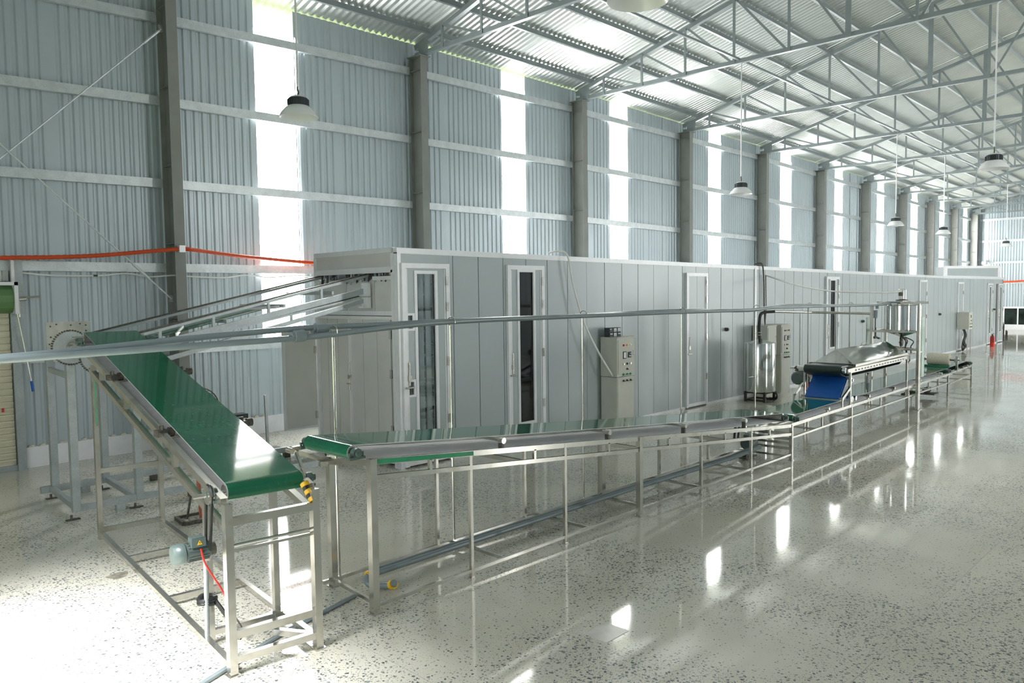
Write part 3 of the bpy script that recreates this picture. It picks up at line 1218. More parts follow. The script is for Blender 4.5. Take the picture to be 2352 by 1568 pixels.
# drive pulleys and belts
m = M()
m.cyl(W(0.2, -0.16, bz(0.2)), W(0.2, -0.0, bz(0.2)), 0.016, 10)
m.cyl(W(0.2, -0.07, bz(0.2)), W(0.2, -0.03, bz(0.2)), 0.066, 20)
m.build('upper_pulley', STEEL, c1)
for du in (-0.062, 0.062):
    m = M()
    m.beam(W(0.2 + du, -0.05, bz(0.2)), W(0.27 + du * 0.8, -0.05, 0.84), 0.014, 0.022)
    m.build('drive_belt', BLACK, c1)
m = M()
ring = [W(0.2 + 0.068 * math.cos(t), -0.05, bz(0.2) + 0.068 * math.sin(t)) for t in [math.pi * k / 10 for k in range(11)]]
m.tube(ring, 0.011, 6)
m.build('drive_belt', BLACK, c1)
# motor
mu, mz = 0.30, 0.83
m = M()
m.cyl(W(mu, -0.20, mz), W(mu, -0.035, mz), 0.064, 24)
for k in range(18):
    t = 2 * math.pi * k / 18
    c = Vector((math.cos(t), math.sin(t)))
    m.beam(W(mu + c.x * 0.066, -0.185, mz + c.y * 0.066), W(mu + c.x * 0.066, -0.045, mz + c.y * 0.066), 0.006, 0.006)
m.cyl(W(mu, -0.035, mz), W(mu, -0.012, mz), 0.055, 24, 0.03)
mo_ = m.build('motor', MOTOR, c1)
m = M()
m.cyl(W(mu, -0.275, mz), W(mu, -0.205, mz), 0.071, 24, 0.073)
m.cyl(W(mu, -0.285, mz), W(mu, -0.275, mz), 0.062, 24, 0.071)
m.build('fan_cowl', MOTOR, mo_)
m = M()
p = W(mu - 0.03, -0.115, mz + 0.05)
m.beam(W(mu - 0.03, -0.17, mz + 0.075), W(mu - 0.03, -0.075, mz + 0.075), 0.085, 0.06)
m.beam(W(mu - 0.03, -0.165, mz + 0.107), W(mu - 0.03, -0.08, mz + 0.107), 0.075, 0.006)
m.build('terminal_box', MOTOR, mo_)
m = M()
pl = W(mu - 0.0745, 0, 0)
m.prism([W(mu - 0.0735, -0.135, mz + 0.062), W(mu - 0.0735, -0.100, mz + 0.062), W(mu - 0.0735, -0.1175, mz + 0.094)], U * -0.002)
m.build('warning_triangle', YELLOW, mo_)
m = M()
m.prism([W(mu - 0.0757, -0.1205, mz + 0.078), W(mu - 0.0757, -0.114, mz + 0.079), W(mu - 0.0757, -0.117, mz + 0.068)], U * -0.001)
m.prism([W(mu - 0.0757, -0.1205, mz + 0.078), W(mu - 0.0757, -0.116, mz + 0.078), W(mu - 0.0757, -0.117, mz + 0.086)], U * -0.001)
m.build('warning_bolt', BLACK, mo_)
m = M()
m.beam(W(mu, -0.08, mz - 0.075), W(mu + 0.32, 0.06, mz - 0.085), 0.1, 0.02)
m.build('motor_bracket', STEEL, c1)
m = M()
m.cyl(W(mu - 0.02, -0.045, mz), W(mu - 0.02, -0.0, mz), 0.045, 18)
m.build('lower_pulley', DSTEEL, c1)
m = M()
m.tube(smooth_path([W(mu - 0.07, -0.11, mz + 0.03), W(mu - 0.10, -0.09, mz - 0.08), W(0.16, 0.0, 0.56), W(0.14, 0.02, 0.48)]), 0.007, 8)
m.build('red_sleeve', RED, c1)
m = M()
m.tube(smooth_path([W(0.14, 0.02, 0.48), W(0.10, 0.07, 0.36), W(0.04, 0.10, 0.27), W(0.0, 0.06, 0.24)]), 0.005, 6)
m.tube(smooth_path([W(0.14, 0.02, 0.48), W(0.12, 0.03, 0.34), W(0.03, 0.12, 0.28), W(-0.02, 0.16, 0.30)]), 0.004, 6)
m.build('loose_wire', DSTEEL, c1)
m = M()
m.cyl(W(0.55, 0.01, 0.05), W(0.55, 0.02, 0.68), 0.018, 10)
m.build('conduit', GALV, c1)
m = M()
for k in range(3):
    z = 0.33 + 0.016 * k
    loop = [W(0.60 + 0.055 * math.cos(t), 0.035 + 0.062 * math.sin(t), z + 0.008 * math.sin(t * 2 + k)) for t in [2 * math.pi * q / 16 for q in range(17)]]
    m.tube(loop, 0.015, 6)
m.beam(W(0.55, 0.08, 0.34), W(0.46, 0.15, 0.20), 0.012, 0.03)
m.build('black_tape_wrap', BLACK, c1)
m = M()
for p_, q_ in (((4.03, 0.0, 1.15), (4.03, 0.0, 1.75)),):
    m.beam(W(3.973, 0.008, 1.25), W(3.973, 0.008, 1.72), 0.004, 0.034, up=(0.1045, 0.9945, 0))
m.build('green_tape', GREENP, c1)
# red jack stand under the belt
js = thing('jack_stand', 'small red screw jack stand on a steel base under the inclined belt', 'jack', (3.72, 8.95, 0))
m = M()
m.beam((3.56, 8.80, 0.025), (3.60, 9.12, 0.025), 0.04)
m.beam((3.56, 8.80, 0.025), (3.9, 8.78, 0.025), 0.04)
m.beam((3.60, 9.12, 0.025), (3.92, 9.1, 0.025), 0.03)
m.beam((3.90, 8.78, 0.025), (3.92, 9.1, 0.025), 0.03)
m.build('base_frame', DSTEEL, js)
m = M()
m.cyl((3.83, 8.95, 0.0), (3.80, 8.95, 0.62), 0.022, 10)
m.build('post', RUST, js)
m = M()
m.beam((3.66, 8.95, 0.03), (3.74, 8.95, 0.42), 0.02)
m.build('brace', DSTEEL, js)

# ------------------------------------------------------------------ chain conveyor rising into the room
c2 = thing('chain_conveyor', 'galvanised chain conveyor rising from the tall floor frame into the panel room', 'conveyor', (4.8, 10.7, 0))
F_, B_ = 10.03, 11.37


def cz(x):
    return 2.13 + (x - 3.41) * 0.222


for y in (F_, B_):
    m = M()
    m.beam((2.95, y, cz(2.95) - 0.02), (8.0, y, cz(8.0) - 0.02), 0.05, 0.035)
    m.build('upper_chain_channel', GALV, c2)
    m = M()
    m.beam((2.95, y, cz(2.95) + 0.012), (8.0, y, cz(8.0) + 0.012), 0.022, 0.022)
    m.build('drive_chain', DSTEEL, c2)
    if y == B_:
        continue
    m = M()
    m.beam((3.3, y, cz(3.3) - 0.185), (6.95, y, cz(6.95) - 0.24), 0.05, 0.085)
    m.build('side_beam', GALV, c2)
    m = M()
    m.beam((3.6, y, cz(3.6) - 0.225), (6.9, y, cz(6.9) - 0.32), 0.06, 0.03)
    m.build('return_channel', GALV, c2)
    m = M()
    m.beam((3.6, y, cz(3.6) - 0.20), (6.9, y, cz(6.9) - 0.30), 0.02, 0.02)
    m.build('return_chain', DSTEEL, c2)
    m = M()
    m.beam((3.75, y, cz(3.75) - 0.41), (6.95, y, cz(6.95) - 0.39), 0.05, 0.06)
    m.build('lower_beam', GALV, c2)
    for x in (3.85, 4.55, 5.35, 6.2):
        m = M()
        m.beam((x, y, cz(x) - 0.18), (x, y, cz(x) - 0.03), 0.035)
        m.build('post', GALV, c2)
    for x in (4.3, 5.7):
        m = M()
        m.beam((x, y, cz(x) - 0.40), (x, y, cz(x) - 0.2), 0.03)
        m.build('post', GALV, c2)
for x in (3.9, 4.75, 5.6, 6.4):
    m = M()
    m.beam((x, F_, cz(x) - 0.14), (x, B_, cz(x) - 0.14), 0.035, 0.05)
    m.build('cross_bar', GALV, c2)
m = M()
m.beam((4.05, F_ - 0.02, cz(4.05) - 0.13), (4.35, F_ + 0.5, cz(4.35) - 0.12), 0.02, 0.04)
m.beam((5.5, F_ - 0.02, cz(5.5) - 0.13), (5.3, F_ + 0.6, cz(5.3) - 0.12), 0.02, 0.04)
m.build('tie_bar', ALU, c2)
m = M()
m.prism([(3.0, F_ + 0.1, cz(3.0) - 0.12), (5.3, F_ + 0.1, cz(5.3) - 0.12), (5.3, B_ - 0.1, cz(5.3) - 0.12), (3.0, B_ - 0.1, cz(3.0) - 0.12)], (0, 0, -0.008))
m.build('carrier_belt', GREEN, c2)
for z0, z1 in ((2.60, 2.80), (2.42, 2.58)):
    m = M()
    m.box(6.86, 6.99, F_ - 0.12, F_ + 0.02, z0, z0 + 0.02)
    m.box(6.93, 6.99, F_ - 0.13, F_ + 0.03, z0, z1)
    m.build('wall_bracket', ALU, c2)
for x, y, h in ((2.81, 10.06, 1.92), (2.94, 11.37, 1.92), (3.53, 10.06, 1.95), (3.56, 11.37, 1.95)):
    m = M()
    m.beam((x, y, 0.10), (x, y, h), 0.085)
    m.build('leg', GALV, c2)
    m = M()
    m.cyl((x - 0.06, y - 0.02, 0), (x - 0.06, y - 0.02, 0.06), 0.014, 8)
    m.beam((x - 0.12, y - 0.02, 0.006), (x + 0.03, y - 0.02, 0.006), 0.06, 0.012)
    m.build('anchor_foot', DSTEEL, c2)
for y, xe in ((10.06, 6.9), (11.37, 6.95)):
    m = M()
    m.beam((2.77, y, 0.125), (xe, y, 0.125), 0.05, 0.085)
    m.build('floor_beam', GALV, c2)
    for x in (3.3, 4.2, 5.2, 6.3):
        m = M()
        m.box(x - 0.05, x + 0.05, y - 0.04, y + 0.04, 0, 0.085)
        m.build('packing_block', random.choice([RUST, DSTEEL, GALV]), c2)
for x in (2.87, 3.545):
    m = M()
    m.beam((x - 0.05, 10.06, 0.13), (x + 0.03, 11.37, 0.13), 0.06, 0.07)
    m.build('cross_beam', GALV, c2)
m = M()
m.beam((2.81, 10.06, 1.70), (2.94, 11.37, 1.70), 0.05, 0.06)
m.build('cross_beam', GALV, c2)
m = M()
m.box(2.90, 3.42, 11.28, 11.295, 1.93, 2.315)
pl = m.build('gearbox_plate', mat('worn_zinc_plate', (0.56, 0.55, 0.50), 0.5, 0.3, var=0.12, vscale=8), c2)
for x, z in ((2.95, 2.26), (3.02, 2.285), (3.19, 2.27), (3.30, 2.285), (3.37, 2.265), (3.16, 2.19), (3.37, 2.19), (2.95, 2.12), (2.93, 2.03)):
    m = M()
    m.cyl((x, 11.28, z), (x, 11.27, z), 0.010, 10)
    m.build('bolt_hole', DSTEEL, pl)
for x, z, r, y in ((2.82, 2.045, 0.20, 10.0), (3.08, 1.93, 0.20, 9.9)):
    m = M()
    m.cyl((x, y, z), (x, y + 0.015, z), r - 0.012, 40)
    sp = m.build('sprocket', GALV, c2)
    m = M()
    nT = 44
    for k in range(nT):
        t = 2 * math.pi * k / nT
        m.cyl((x + math.cos(t) * r, y - 0.004, z + math.sin(t) * r), (x + math.cos(t) * r, y + 0.019, z + math.sin(t) * r), 0.011, 6)
    ch = m.build('chain_ring', DSTEEL, sp)
    ch['kind'] = 'stuff'
    m = M()
    m.cyl((x, y - 0.10, z), (x, y + 0.1, z), 0.035, 16)
    m.cyl((x, y - 0.03, z), (x, y, z), 0.06, 20)
    m.build('hub', STEEL, sp)
m = M()
m.box(2.70, 2.98, 10.0, 10.12, 1.92, 1.94)
m.build('bearing_plate', GALV, c2)

# ------------------------------------------------------------------ conveyor 2: long belt sloping away to the right
Y2F, Y2B = 5.16, 5.93


def P2(u, v, z):
    return Vector((u, Y2F + v, z))


def zr(x):
    return 1.285 - 0.0935 * (x - 3.61)


def zbelt(x):
    return 1.392 - 0.0955 * (x - 3.61) + 0.0012 * (x - 3.61) ** 2


c3 = thing('long_belt_conveyor', 'long green belt conveyor sloping down to the right in front of the panel room', 'conveyor', (7.4, 5.5, 0))
R2 = 0.062
upper = [(3.5 + 7.72 * k / 24, zbelt(3.5 + 7.72 * k / 24)) for k in range(25)]
low = [(u, z - 2 * R2 - 0.02 * math.sin(math.pi * (u - 3.5) / 7.72)) for u, z in upper][::-1]
path = upper[1:-1] + arc(11.22, zbelt(11.22) - R2, R2, 88, -95, 8) + low[1:-1] + arc(3.5, zbelt(3.5) - R2, R2, 275, 90, 10)
belt_loop(P2, path, 0.09, 0.75, 0.005, 'belt', GREEN, UNDER_LIT, c3)
for u in (3.5, 11.22):
    m = M()
    m.cyl(P2(u, 0.085, zbelt(u) - R2), P2(u, 0.755, zbelt(u) - R2), R2 - 0.007, 20)
    m.cyl(P2(u, 0.02, zbelt(u) - R2), P2(u, 0.82, zbelt(u) - R2), 0.016, 10)
    m.build('drum_roller', STEEL, c3)
    bearing(P2, u, 0.075, zbelt(u) - R2, -1, c3)
    bearing(P2, u, 0.77, zbelt(u) - R2, 1, c3)
for y, dzr in ((Y2F, 0.0), (Y2B, -0.10)):
    m = M()
    m.beam((3.6, y, zr(3.6) - 0.025), (11.33, y, zr(11.33) - 0.025), 0.03, 0.05)
    m.build('upper_rail', STEEL, c3)
    m = M()
    m.beam((3.6, y, zr(3.6) - 0.155), (11.33, y, zr(11.33) - 0.155), 0.035, 0.04)
    m.build('lower_rail', STEEL, c3)
    m = M()
    m.beam((3.6, y, 0.065), (11.33, y, 0.10), 0.03, 0.03)
    m.build('floor_rail', STEEL, c3)
for x, w in ((3.61, 0.062), (4.69, 0.032), (6.01, 0.034), (7.34, 0.06), (8.70, 0.034), (10.04, 0.034), (11.33, 0.045)):
    m = M()
    m.beam((x, Y2F, 0), (x, Y2F, zr(x) - 0.002), w)
    m.beam((x, Y2F, 0), (x, Y2F, 0.012), w * 1.5)
    m.build('front_leg', STEEL, c3)
for x, w in ((3.71, 0.06), (4.93, 0.032), (6.21, 0.034), (7.62, 0.07), (8.9, 0.034), (10.2, 0.034), (11.33, 0.045)):
    m = M()
    m.beam((x, Y2B, 0), (x, Y2B, zr(x) - (0.09 if x < 4 else 0.01)), w)
    m.beam((x, Y2B, 0), (x, Y2B, 0.012), w * 1.5)
    m.build('back_leg', STEEL, c3)
for x in (3.65, 5.15, 6.45, 7.55, 8.8, 10.1, 11.33):
    m = M()
    m.beam((x, Y2F, 0.06), (x + (0.06 if x < 4 else 0), Y2B, 0.06), 0.03, 0.03)
    m.build('cross_bar', STEEL, c3)
for x in (5.4, 7.45, 9.4, 11.33):
    m = M()
    m.beam((x, Y2F, zr(x) - 0.16), (x, Y2B, zr(x) - 0.16), 0.035, 0.045)
    m.build('cross_bar', STEEL, c3)
for z in (0.18, 0.26, 0.33):
    m = M()
    m.beam((11.33, Y2F, z), (11.33, Y2B, z), 0.03, 0.035)
    m.build('cross_bar', STEEL, c3)
m = M()
m.beam((3.61, Y2F, zr(3.61) - 0.03), (3.70, Y2B, 1.14), 0.04, 0.05)
m.build('end_bar', STEEL, c3)
m = M()
m.beam((3.64, Y2F, zr(3.61) - 0.16), (4.05, Y2B, 1.10), 0.03, 0.06)
m.build('end_brace', STEEL, c3)
for x in (4.22, 5.55, 6.75, 7.95, 9.3, 10.6):
    m = M()
    m.beam((x, Y2F, zr(x) - 0.14), (x, Y2F, zr(x) - 0.04), 0.03)
    m.build('rail_strut', STEEL, c3)
for x in (5.1, 6.75, 8.3, 9.85):
    m = M()
    m.beam((x, Y2F + 0.01, zr(x)), (x, Y2F + 0.01, zbelt(x) - 0.02), 0.03, 0.05)
    m.build('roller_bracket', DSTEEL, c3)
    m = M()
    m.cyl((x, Y2F - 0.01, zbelt(x) - 0.035), (x, Y2F + 0.80, zbelt(x) - 0.035), 0.016, 10)
    m.cyl((x, Y2F - 0.03, zbelt(x) - 0.035), (x, Y2F + 0.03, zbelt(x) - 0.035), 0.03, 12)
    m.build('idler_roller', STEEL, c3)
m = M()
m.add([(3.66, Y2F - 0.0165, zr(3.66) - 0.045), (4.72, Y2F - 0.0165, zr(4.72) - 0.045), (4.72, Y2F - 0.0165, zr(4.72) - 0.006), (3.66, Y2F - 0.0165, zr(3.66) - 0.006)], [(0, 1, 2, 3)])
m.build('green_tape', GREENP, c3)
m = M()
m.beam((3.42, 6.0, 1.255), (3.72, 5.98, 1.13), 0.05, 0.04)
m.beam((3.40, 6.03, 1.285), (3.62, 6.0, 1.30), 0.03, 0.03)
m.cyl((3.38, 6.0, 1.27), (3.38, 6.08, 1.27), 0.025, 12)
m.cyl((3.54, 5.99, 1.29), (3.54, 5.99, 1.37), 0.025, 10)
m.build('tension_arm', STEEL, c3)
m = M()
m.tube(smooth_path([(3.52, 6.02, 1.30), (3.62, 6.03, 1.29), (3.70, 6.02, 1.22), (3.72, 6.0, 1.16)]), 0.008, 6)
m.build('air_hose', BLACK, c3)
m = M()
m.cyl((10.95, 5.72, 0.24), (11.2, 5.72, 0.24), 0.085, 20)
m.box(11.0, 11.15, 5.66, 5.78, 0.31, 0.37)
mt = m.build('motor', MOTOR, c3)
m = M()
m.beam((11.0, 5.72, 0.16), (10.92, 5.72, 0.03), 0.06, 0.03)
m.box(10.86, 11.22, 5.66, 5.78, 0.02, 0.04)
m.build('motor_foot', DSTEEL, mt)
m = M()
m.beam((10.98, 5.93, 0.25), (11.05, 5.93, 0.62), 0.02, 0.03)
m.beam((11.10, 5.93, 0.25), (11.19, 5.93, 0.62), 0.02, 0.03)
m.build('drive_belt', BLACK, c3)

# pipes lying on the floor under conveyor 2
fp = thing('floor_pipe_pair', 'pair of grey plastic pipes lying on the floor frame under the long belt', 'pipe', (7, 5.7, 0))
for k, y in enumerate((5.70, 5.76)):
    m = M()
    m.tube([(3.98 + 0.02 * k, y - 0.02, 0.105), (6.0, y, 0.107), (8.0, y, 0.115), (9.6, y - 0.04, 0.12), (10.4, y - 0.12, 0.15), (11.0, y - 0.2, 0.22)], 0.028, 10)
    m.build('pipe', PIPE, fp)
m = M()
m.tube(smooth_path([(3.98, 5.70, 0.105), (3.90, 5.68, 0.10), (3.86, 5.62, 0.07), (3.88, 5.56, 0.055), (3.96, 5.47, 0.055), (3.99, 5.42, 0.07), (3.97, 5.38, 0.10)]), 0.030, 10)
m.build('elbow', PIPE, fp)
for p, q in (((3.96, 5.69, 0.105), (3.90, 5.69, 0.10)), ((3.985, 5.44, 0.06), (3.985, 5.40, 0.08))):
    m = M()
    m.cyl(p, q, 0.043, 14)
    m.build('yellow_clamp', YELLOW, fp)
m = M()
m.tube(smooth_path([(3.7, 5.57, 0.014), (3.2, 5.43, 0.014), (2.84, 5.33, 0.014), (2.21, 5.07, 0.014), (1.5, 4.8, 0.014)]), 0.016, 8)
m.tube(smooth_path([(3.7, 5.60, 0.010), (3.2, 5.46, 0.010), (2.84, 5.36, 0.010), (2.21, 5.10, 0.010), (1.5, 4.83, 0.010)]), 0.010, 6)
tag(m.build('floor_conduit', PIPE), 'thin grey conduit crossing the floor beneath the inclined conveyor legs', 'conduit')

# ------------------------------------------------------------------ conveyor 3: straight belt under the steam hood, and the short end table
def yf(x):
    return 5.2 + 0.03 * (x - 11.35)


def P3(u, v, z):
    return Vector((u, yf(u) + v, z))


c4 = thing('straight_belt_conveyor', 'low straight green belt conveyor running beneath the steam hood and mixing tank', 'conveyor', (16, 5.6, 0))
path = arc(20.9, 0.59, 0.055, 88, -90, 8) + arc(11.75, 0.585, 0.055, 270, 92, 8)
belt_loop(P3, path, 0.10, 0.74, 0.005, 'belt', GREEN, UNDER_LIT, c4)
for u, z in ((11.75, 0.585), (20.9, 0.59)):
    m = M()
    m.cyl(P3(u, 0.09, z), P3(u, 0.75, z), 0.049, 18)
    m.cyl(P3(u, 0.03, z), P3(u, 0.81, z), 0.014, 8)
    m.build('drum_roller', STEEL, c4)
    bearing(P3, u, 0.08, z, -1, c4)
    bearing(P3, u, 0.76, z, 1, c4)
for v in (0.0, 0.8):
    m = M()
    m.beam(P3(11.38, v, 0.535), P3(20.95, v, 0.535), 0.03, 0.05)
    m.build('upper_rail', STEEL, c4)
    m = M()
    m.beam(P3(11.38, v, 0.335), P3(20.5, v, 0.335), 0.028, 0.03)
    m.build('lower_rail', STEEL, c4)
    for x in (11.4, 14.02, 17.38, 20.55):
        m = M()
        m.beam(P3(x, v, 0), P3(x, v, 0.56), 0.036)
        m.build('leg', STEEL, c4)
    for x in (12.65, 15.6, 18.9, 19.7):
        m = M()
        m.beam(P3(x, v, 0.335), P3(x, v, 0.535), 0.026)
        m.build('rail_strut', STEEL, c4)
m = M()
m.beam(P3(11.4, 0.4, 0.44), P3(20.4, 0.4, 0.44), 0.02, 0.02)
m.build('centre_rail', STEEL, c4)
for x in (12.4, 14.0, 15.7, 17.4, 19.0, 20.55):
    m = M()
    m.beam(P3(x, 0, 0.335), P3(x, 0.8, 0.335), 0.025, 0.03)
    m.build('cross_bar', STEEL, c4)
for x in (12.9, 14.9, 16.4, 18.2, 19.9):
    m = M()
    m.beam(P3(x, 0.01, 0.54), P3(x, 0.01, 0.61), 0.03)
    m.cyl(P3(x, -0.02, 0.612), P3(x, 0.8, 0.612), 0.014, 8)
    m.cyl(P3(x, -0.03, 0.612), P3(x, 0.04, 0.612), 0.028, 10)
    m.build('idler_roller', STEEL, c4)
m = M()
m.cyl(P3(20.0, 0.35, 0.18), P3(20.25, 0.35, 0.18), 0.07, 16)
m.box(19.95, 20.3, 5.6, 5.95, 0.08, 0.11)
for x in (18.6, 18.8, 19.2):
    m.cyl(P3(x, 0.3, 0.2), P3(x + 0.12, 0.5, 0.2), 0.04, 10)
m.build('gear_motor', DSTEEL, c4)

c5 = thing('discharge_conveyor', 'short green belt table past the brush roller at the far end of the line', 'conveyor', (21.9, 5.9, 0))
path = arc(22.85, 0.635, 0.05, 88, -90, 8) + arc(20.75, 0.60, 0.05, 270, 92, 8)
belt_loop(P3, path, 0.10, 0.74, 0.005, 'belt', GREEN, BBELT, c5)
for u, z in ((20.75, 0.60), (22.85, 0.635)):
    m = M()
    m.cyl(P3(u, 0.05, z), P3(u, 0.78, z), 0.044, 16)
    m.build('drum_roller', DSTEEL, c5)
    bearing(P3, u, 0.05, z, -1, c5)
for v in (0.0, 0.8):
    m = M()
    m.beam(P3(20.8, v, 0.55), P3(22.95, v, 0.575), 0.03, 0.045)
    m.beam(P3(20.7, v, 0.30), P3(22.9, v, 0.33), 0.026, 0.03)
    m.build('side_rail', STEEL, c5)
    m = M()
    m.beam(P3(22.88, v, 0), P3(22.88, v, 0.60), 0.036)
    m.build('leg', STEEL, c5)
    for x in (21.4, 21.9, 22.4):
        m = M()
        m.cyl(P3(x, v - 0.02, 0.59), P3(x, v + 0.05, 0.59), 0.026, 10)
        m.build('roller_bracket', DSTEEL, c5)
m = M()
for z in (0.2, 0.32, 0.5):
    m.beam(P3(22.88, 0, z), P3(22.88, 0.8, z), 0.026, 0.03)
m.build('cross_bar', STEEL, c5)
# brush roller
br = thing('brush_roller', 'cream bristle brush roller between two posts above the green belt', 'brush', (21.4, 5.85, 0.5))
m = M()
m.lathe((0, 0, 0), [(0.03, -0.25), (0.14, -0.25), (0.15, -0.23), (0.15, 0.23), (0.14, 0.25), (0.03, 0.25)], 28)
rot = Matrix.Rotation(math.radians(90), 4, 'X')
m.v = [tuple(rot @ Vector(v) + Vector((21.35, 5.90, 0.83))) for v in m.v]
m.build('brush', BRUSHM, br)
m = M()
m.cyl((21.35, 5.44, 0.82), (21.35, 6.38, 0.82), 0.018, 10)
m.build('shaft', DSTEEL, br)
for y in (5.5, 6.28):
    m = M()
    m.beam((21.35, y, 0.54), (21.35, y, 0.92), 0.03, 0.05)
    m.box(21.28, 21.42, y - 0.04, y + 0.04, 0.77, 0.86)
    m.build('post', STEEL if y < 6 else DSTEEL, br)
m = M()
m.cyl((21.35, 6.34, 0.82), (21.35, 6.37, 0.82), 0.10, 20)
m.build('pulley', DSTEEL, br)
m = M()
m.cyl((21.2, 5.62, 0.66), (21.2, 6.22, 0.66), 0.035, 14)
m.build('green_scraper', GREEN, br)

# ------------------------------------------------------------------ steam hood unit with black and blue belts
YH = 5.36


def PH(u, v, z):
    return Vector((u, YH + v + 0.03 * (u - 14), z))


h = thing('steam_hood_conveyor', 'stainless steam hood over a black belt with a blue chute belt at its end', 'conveyor', (15.7, 5.75, 0))
path = arc(17.45, 1.165, 0.065, 88, -90, 8) + [(17.2, 1.03), (15.5, 1.02), (14.1, 1.03)] + arc(13.9, 1.165, 0.078, 250, 92, 8)
belt_loop(PH, path, 0.05, 0.72, 0.006, 'black_belt', BBELT, BBELT, h)
m = M()
m.cyl(PH(13.9, -0.02, 1.165), PH(13.9, 0.86, 1.165), 0.05, 18)
m.cyl(PH(13.9, 0.72, 1.165), PH(13.9, 1.0, 1.165), 0.022, 10)
m.build('drum_roller', SHINY, h)
bearing(PH, 13.9, 0.84, 1.165, 1, h, mt=DSTEEL)
for v in (-0.03, 0.80):
    m = M()
    m.beam(PH(13.95, v, 1.15), PH(17.62, v, 1.15), 0.025, 0.085)
    m.build('side_rail', STEEL, h)
    for k in range(18):
        m = M()
        x = 14.3 + 0.165 * k
        m.beam(PH(x, v - 0.014, 1.145), PH(x + 0.07, v - 0.014, 1.145), 0.004, 0.022)
        m.build('rail_slot', DSTEEL, h)
    m = M()
    m.beam(PH(14.3, v, 1.225), PH(17.4, v, 1.24), 0.04, 0.045)
    m.build('hood_rail', STEEL, h)
    for x in (14.03, 17.36):
        m = M()
        m.beam(PH(x, v - 0.02, 0), PH(x, v - 0.02, 1.13), 0.034)
        m.build('leg', STEEL, h)
# hood
hv = [PH(14.38, 0.02, 1.245), PH(14.38, 0.74, 1.245), PH(14.50, 0.38, 1.50), PH(17.42, 0.02, 1.255), PH(17.42, 0.74, 1.255), PH(17.42, 0.38, 1.485)]
m = M()
nx, ny = 40, 8
for side in (0, 1):
    vs, fs = [], []
    for i in range(nx + 1):
        for j in range(ny + 1):
            a, b = i / nx, j / ny
            base = (hv[0] if side == 0 else hv[1]).lerp(hv[3] if side == 0 else hv[4], a)
            top = hv[2].lerp(hv[5], a)
            p = base.lerp(top, b)
            wv = 0.0006 * math.sin(9 * a + 3 * b) * math.sin(math.pi * b) * math.sin(math.pi * a) + 0.0012 * math.sin(31 * a + 11 * b) * math.sin(math.pi * b) * (1 if a > 0.5 else 0.2)
            vs.append(p + Vector((0, -wv if side == 0 else wv, wv)))
    for i in range(nx):
        for j in range(ny):
            k = i * (ny + 1) + j
            fs.append((k, k + ny + 1, k + ny + 2, k + 1))
    m.add(vs, fs, True)
m.build('hood', HOODM, h, sharp=0.45)
for tri in ((0, 1, 2), (3, 4, 5)):
    m = M()
    a, b, c = [hv[k] for k in tri]
    vs, fs = [], []
    n = 8
    idx = {}
    for i in range(n + 1):
        for j in range(n + 1 - i):
            p = a + (b - a) * (i / n) + (c - a) * (j / n)
            e = min(i, j, n - i - j)
            idx[i, j] = len(vs)
            vs.append(p + Vector((-0.002 * e * math.sin(i * 1.9 + j * 1.3), 0, 0)))
    for i in range(n):
        for j in range(n - i):
            fs.append((idx[i, j], idx[i + 1, j], idx[i, j + 1]))
            if j < n - i - 1:
                fs.append((idx[i + 1, j], idx[i + 1, j + 1], idx[i, j + 1]))
    m.add(vs, fs, True)
    m.build('hood_end', SHINY, h, sharp=2.0)
m = M()
p, q = hv[2].lerp(hv[5], 0.47), hv[2].lerp(hv[5], 0.56)
m.cyl(p + Vector((0, 0, 0.03)), q + Vector((0, 0, 0.03)), 0.012, 8)
m.cyl(p, p + Vector((0, 0, 0.03)), 0.01, 8)
m.cyl(q, q + Vector((0, 0, 0.03)), 0.01, 8)
m.build('hood_handle', STEEL, h)
m = M()
m.beam(PH(14.30, -0.02, 1.235), PH(14.30, 0.80, 1.235), 0.02, 0.03)
m.build('hood_lip', DSTEEL, h)
# blue belt
bp = [(14.22, 1.02), (13.86, 0.68)]
d = Vector((bp[1][0] - bp[0][0], bp[1][1] - bp[0][1])).normalized()
nn = Vector((d.y, -d.x))
if nn.x > 0:
    nn = -nn
ca = Vector(bp[0]) - nn * 0.03
cb = Vector(bp[1]) - nn * 0.03
a0 = math.degrees(math.atan2(nn.y, nn.x))
path = arc(cb.x, cb.y, 0.03, a0, a0 + 180, 8) + arc(ca.x, ca.y, 0.03, a0 + 180, a0 + 360, 8)
belt_loop(PH, path, 0.08, 0.70, 0.005, 'blue_belt', BLUE, BLUE, h)
for c in (ca, cb):
    m = M()
    m.cyl(PH(c.x, 0.0, c.y), PH(c.x, 0.78, c.y), 0.022, 12)
    m.build('blue_belt_roller', STEEL, h)
bearing(PH, ca.x + 0.02, 0.05, ca.y - 0.04, -1, h, mt=SHINY)
for v in (-0.05, 0.82):
    m = M()
    m.beam(PH(14.05, v, 0.86), PH(13.64, v, 0.69), 0.03, 0.05)
    m.beam(PH(13.64, v, 0.70), PH(13.64, v, 0.53), 0.026, 0.03)
    m.build('chute_bracket', STEEL, h)
m = M()
m.beam(PH(13.78, 0.02, 0.64), PH(13.78, 0.76, 0.64), 0.03, 0.03)
m.beam(PH(13.95, 0.1, 0.60), PH(13.95, 0.75, 0.60), 0.05, 0.02)
m.build('chute_bar', STEEL, h)
m = M()
m.cyl((14.3, 6.4, 0.93), (14.62, 6.4, 0.93), 0.13, 22)
m.cyl((14.26, 6.4, 0.93), (14.3, 6.4, 0.93), 0.10, 22, 0.13)
m.box(14.4, 14.55, 6.33, 6.47, 1.05, 1.10)
mt = m.build('motor', MOTOR, h)
m = M()
m.box(14.46, 14.62, 6.2, 6.36, 0.66, 0.84)
m.build('red_gearbox', RED, mt)
m = M()
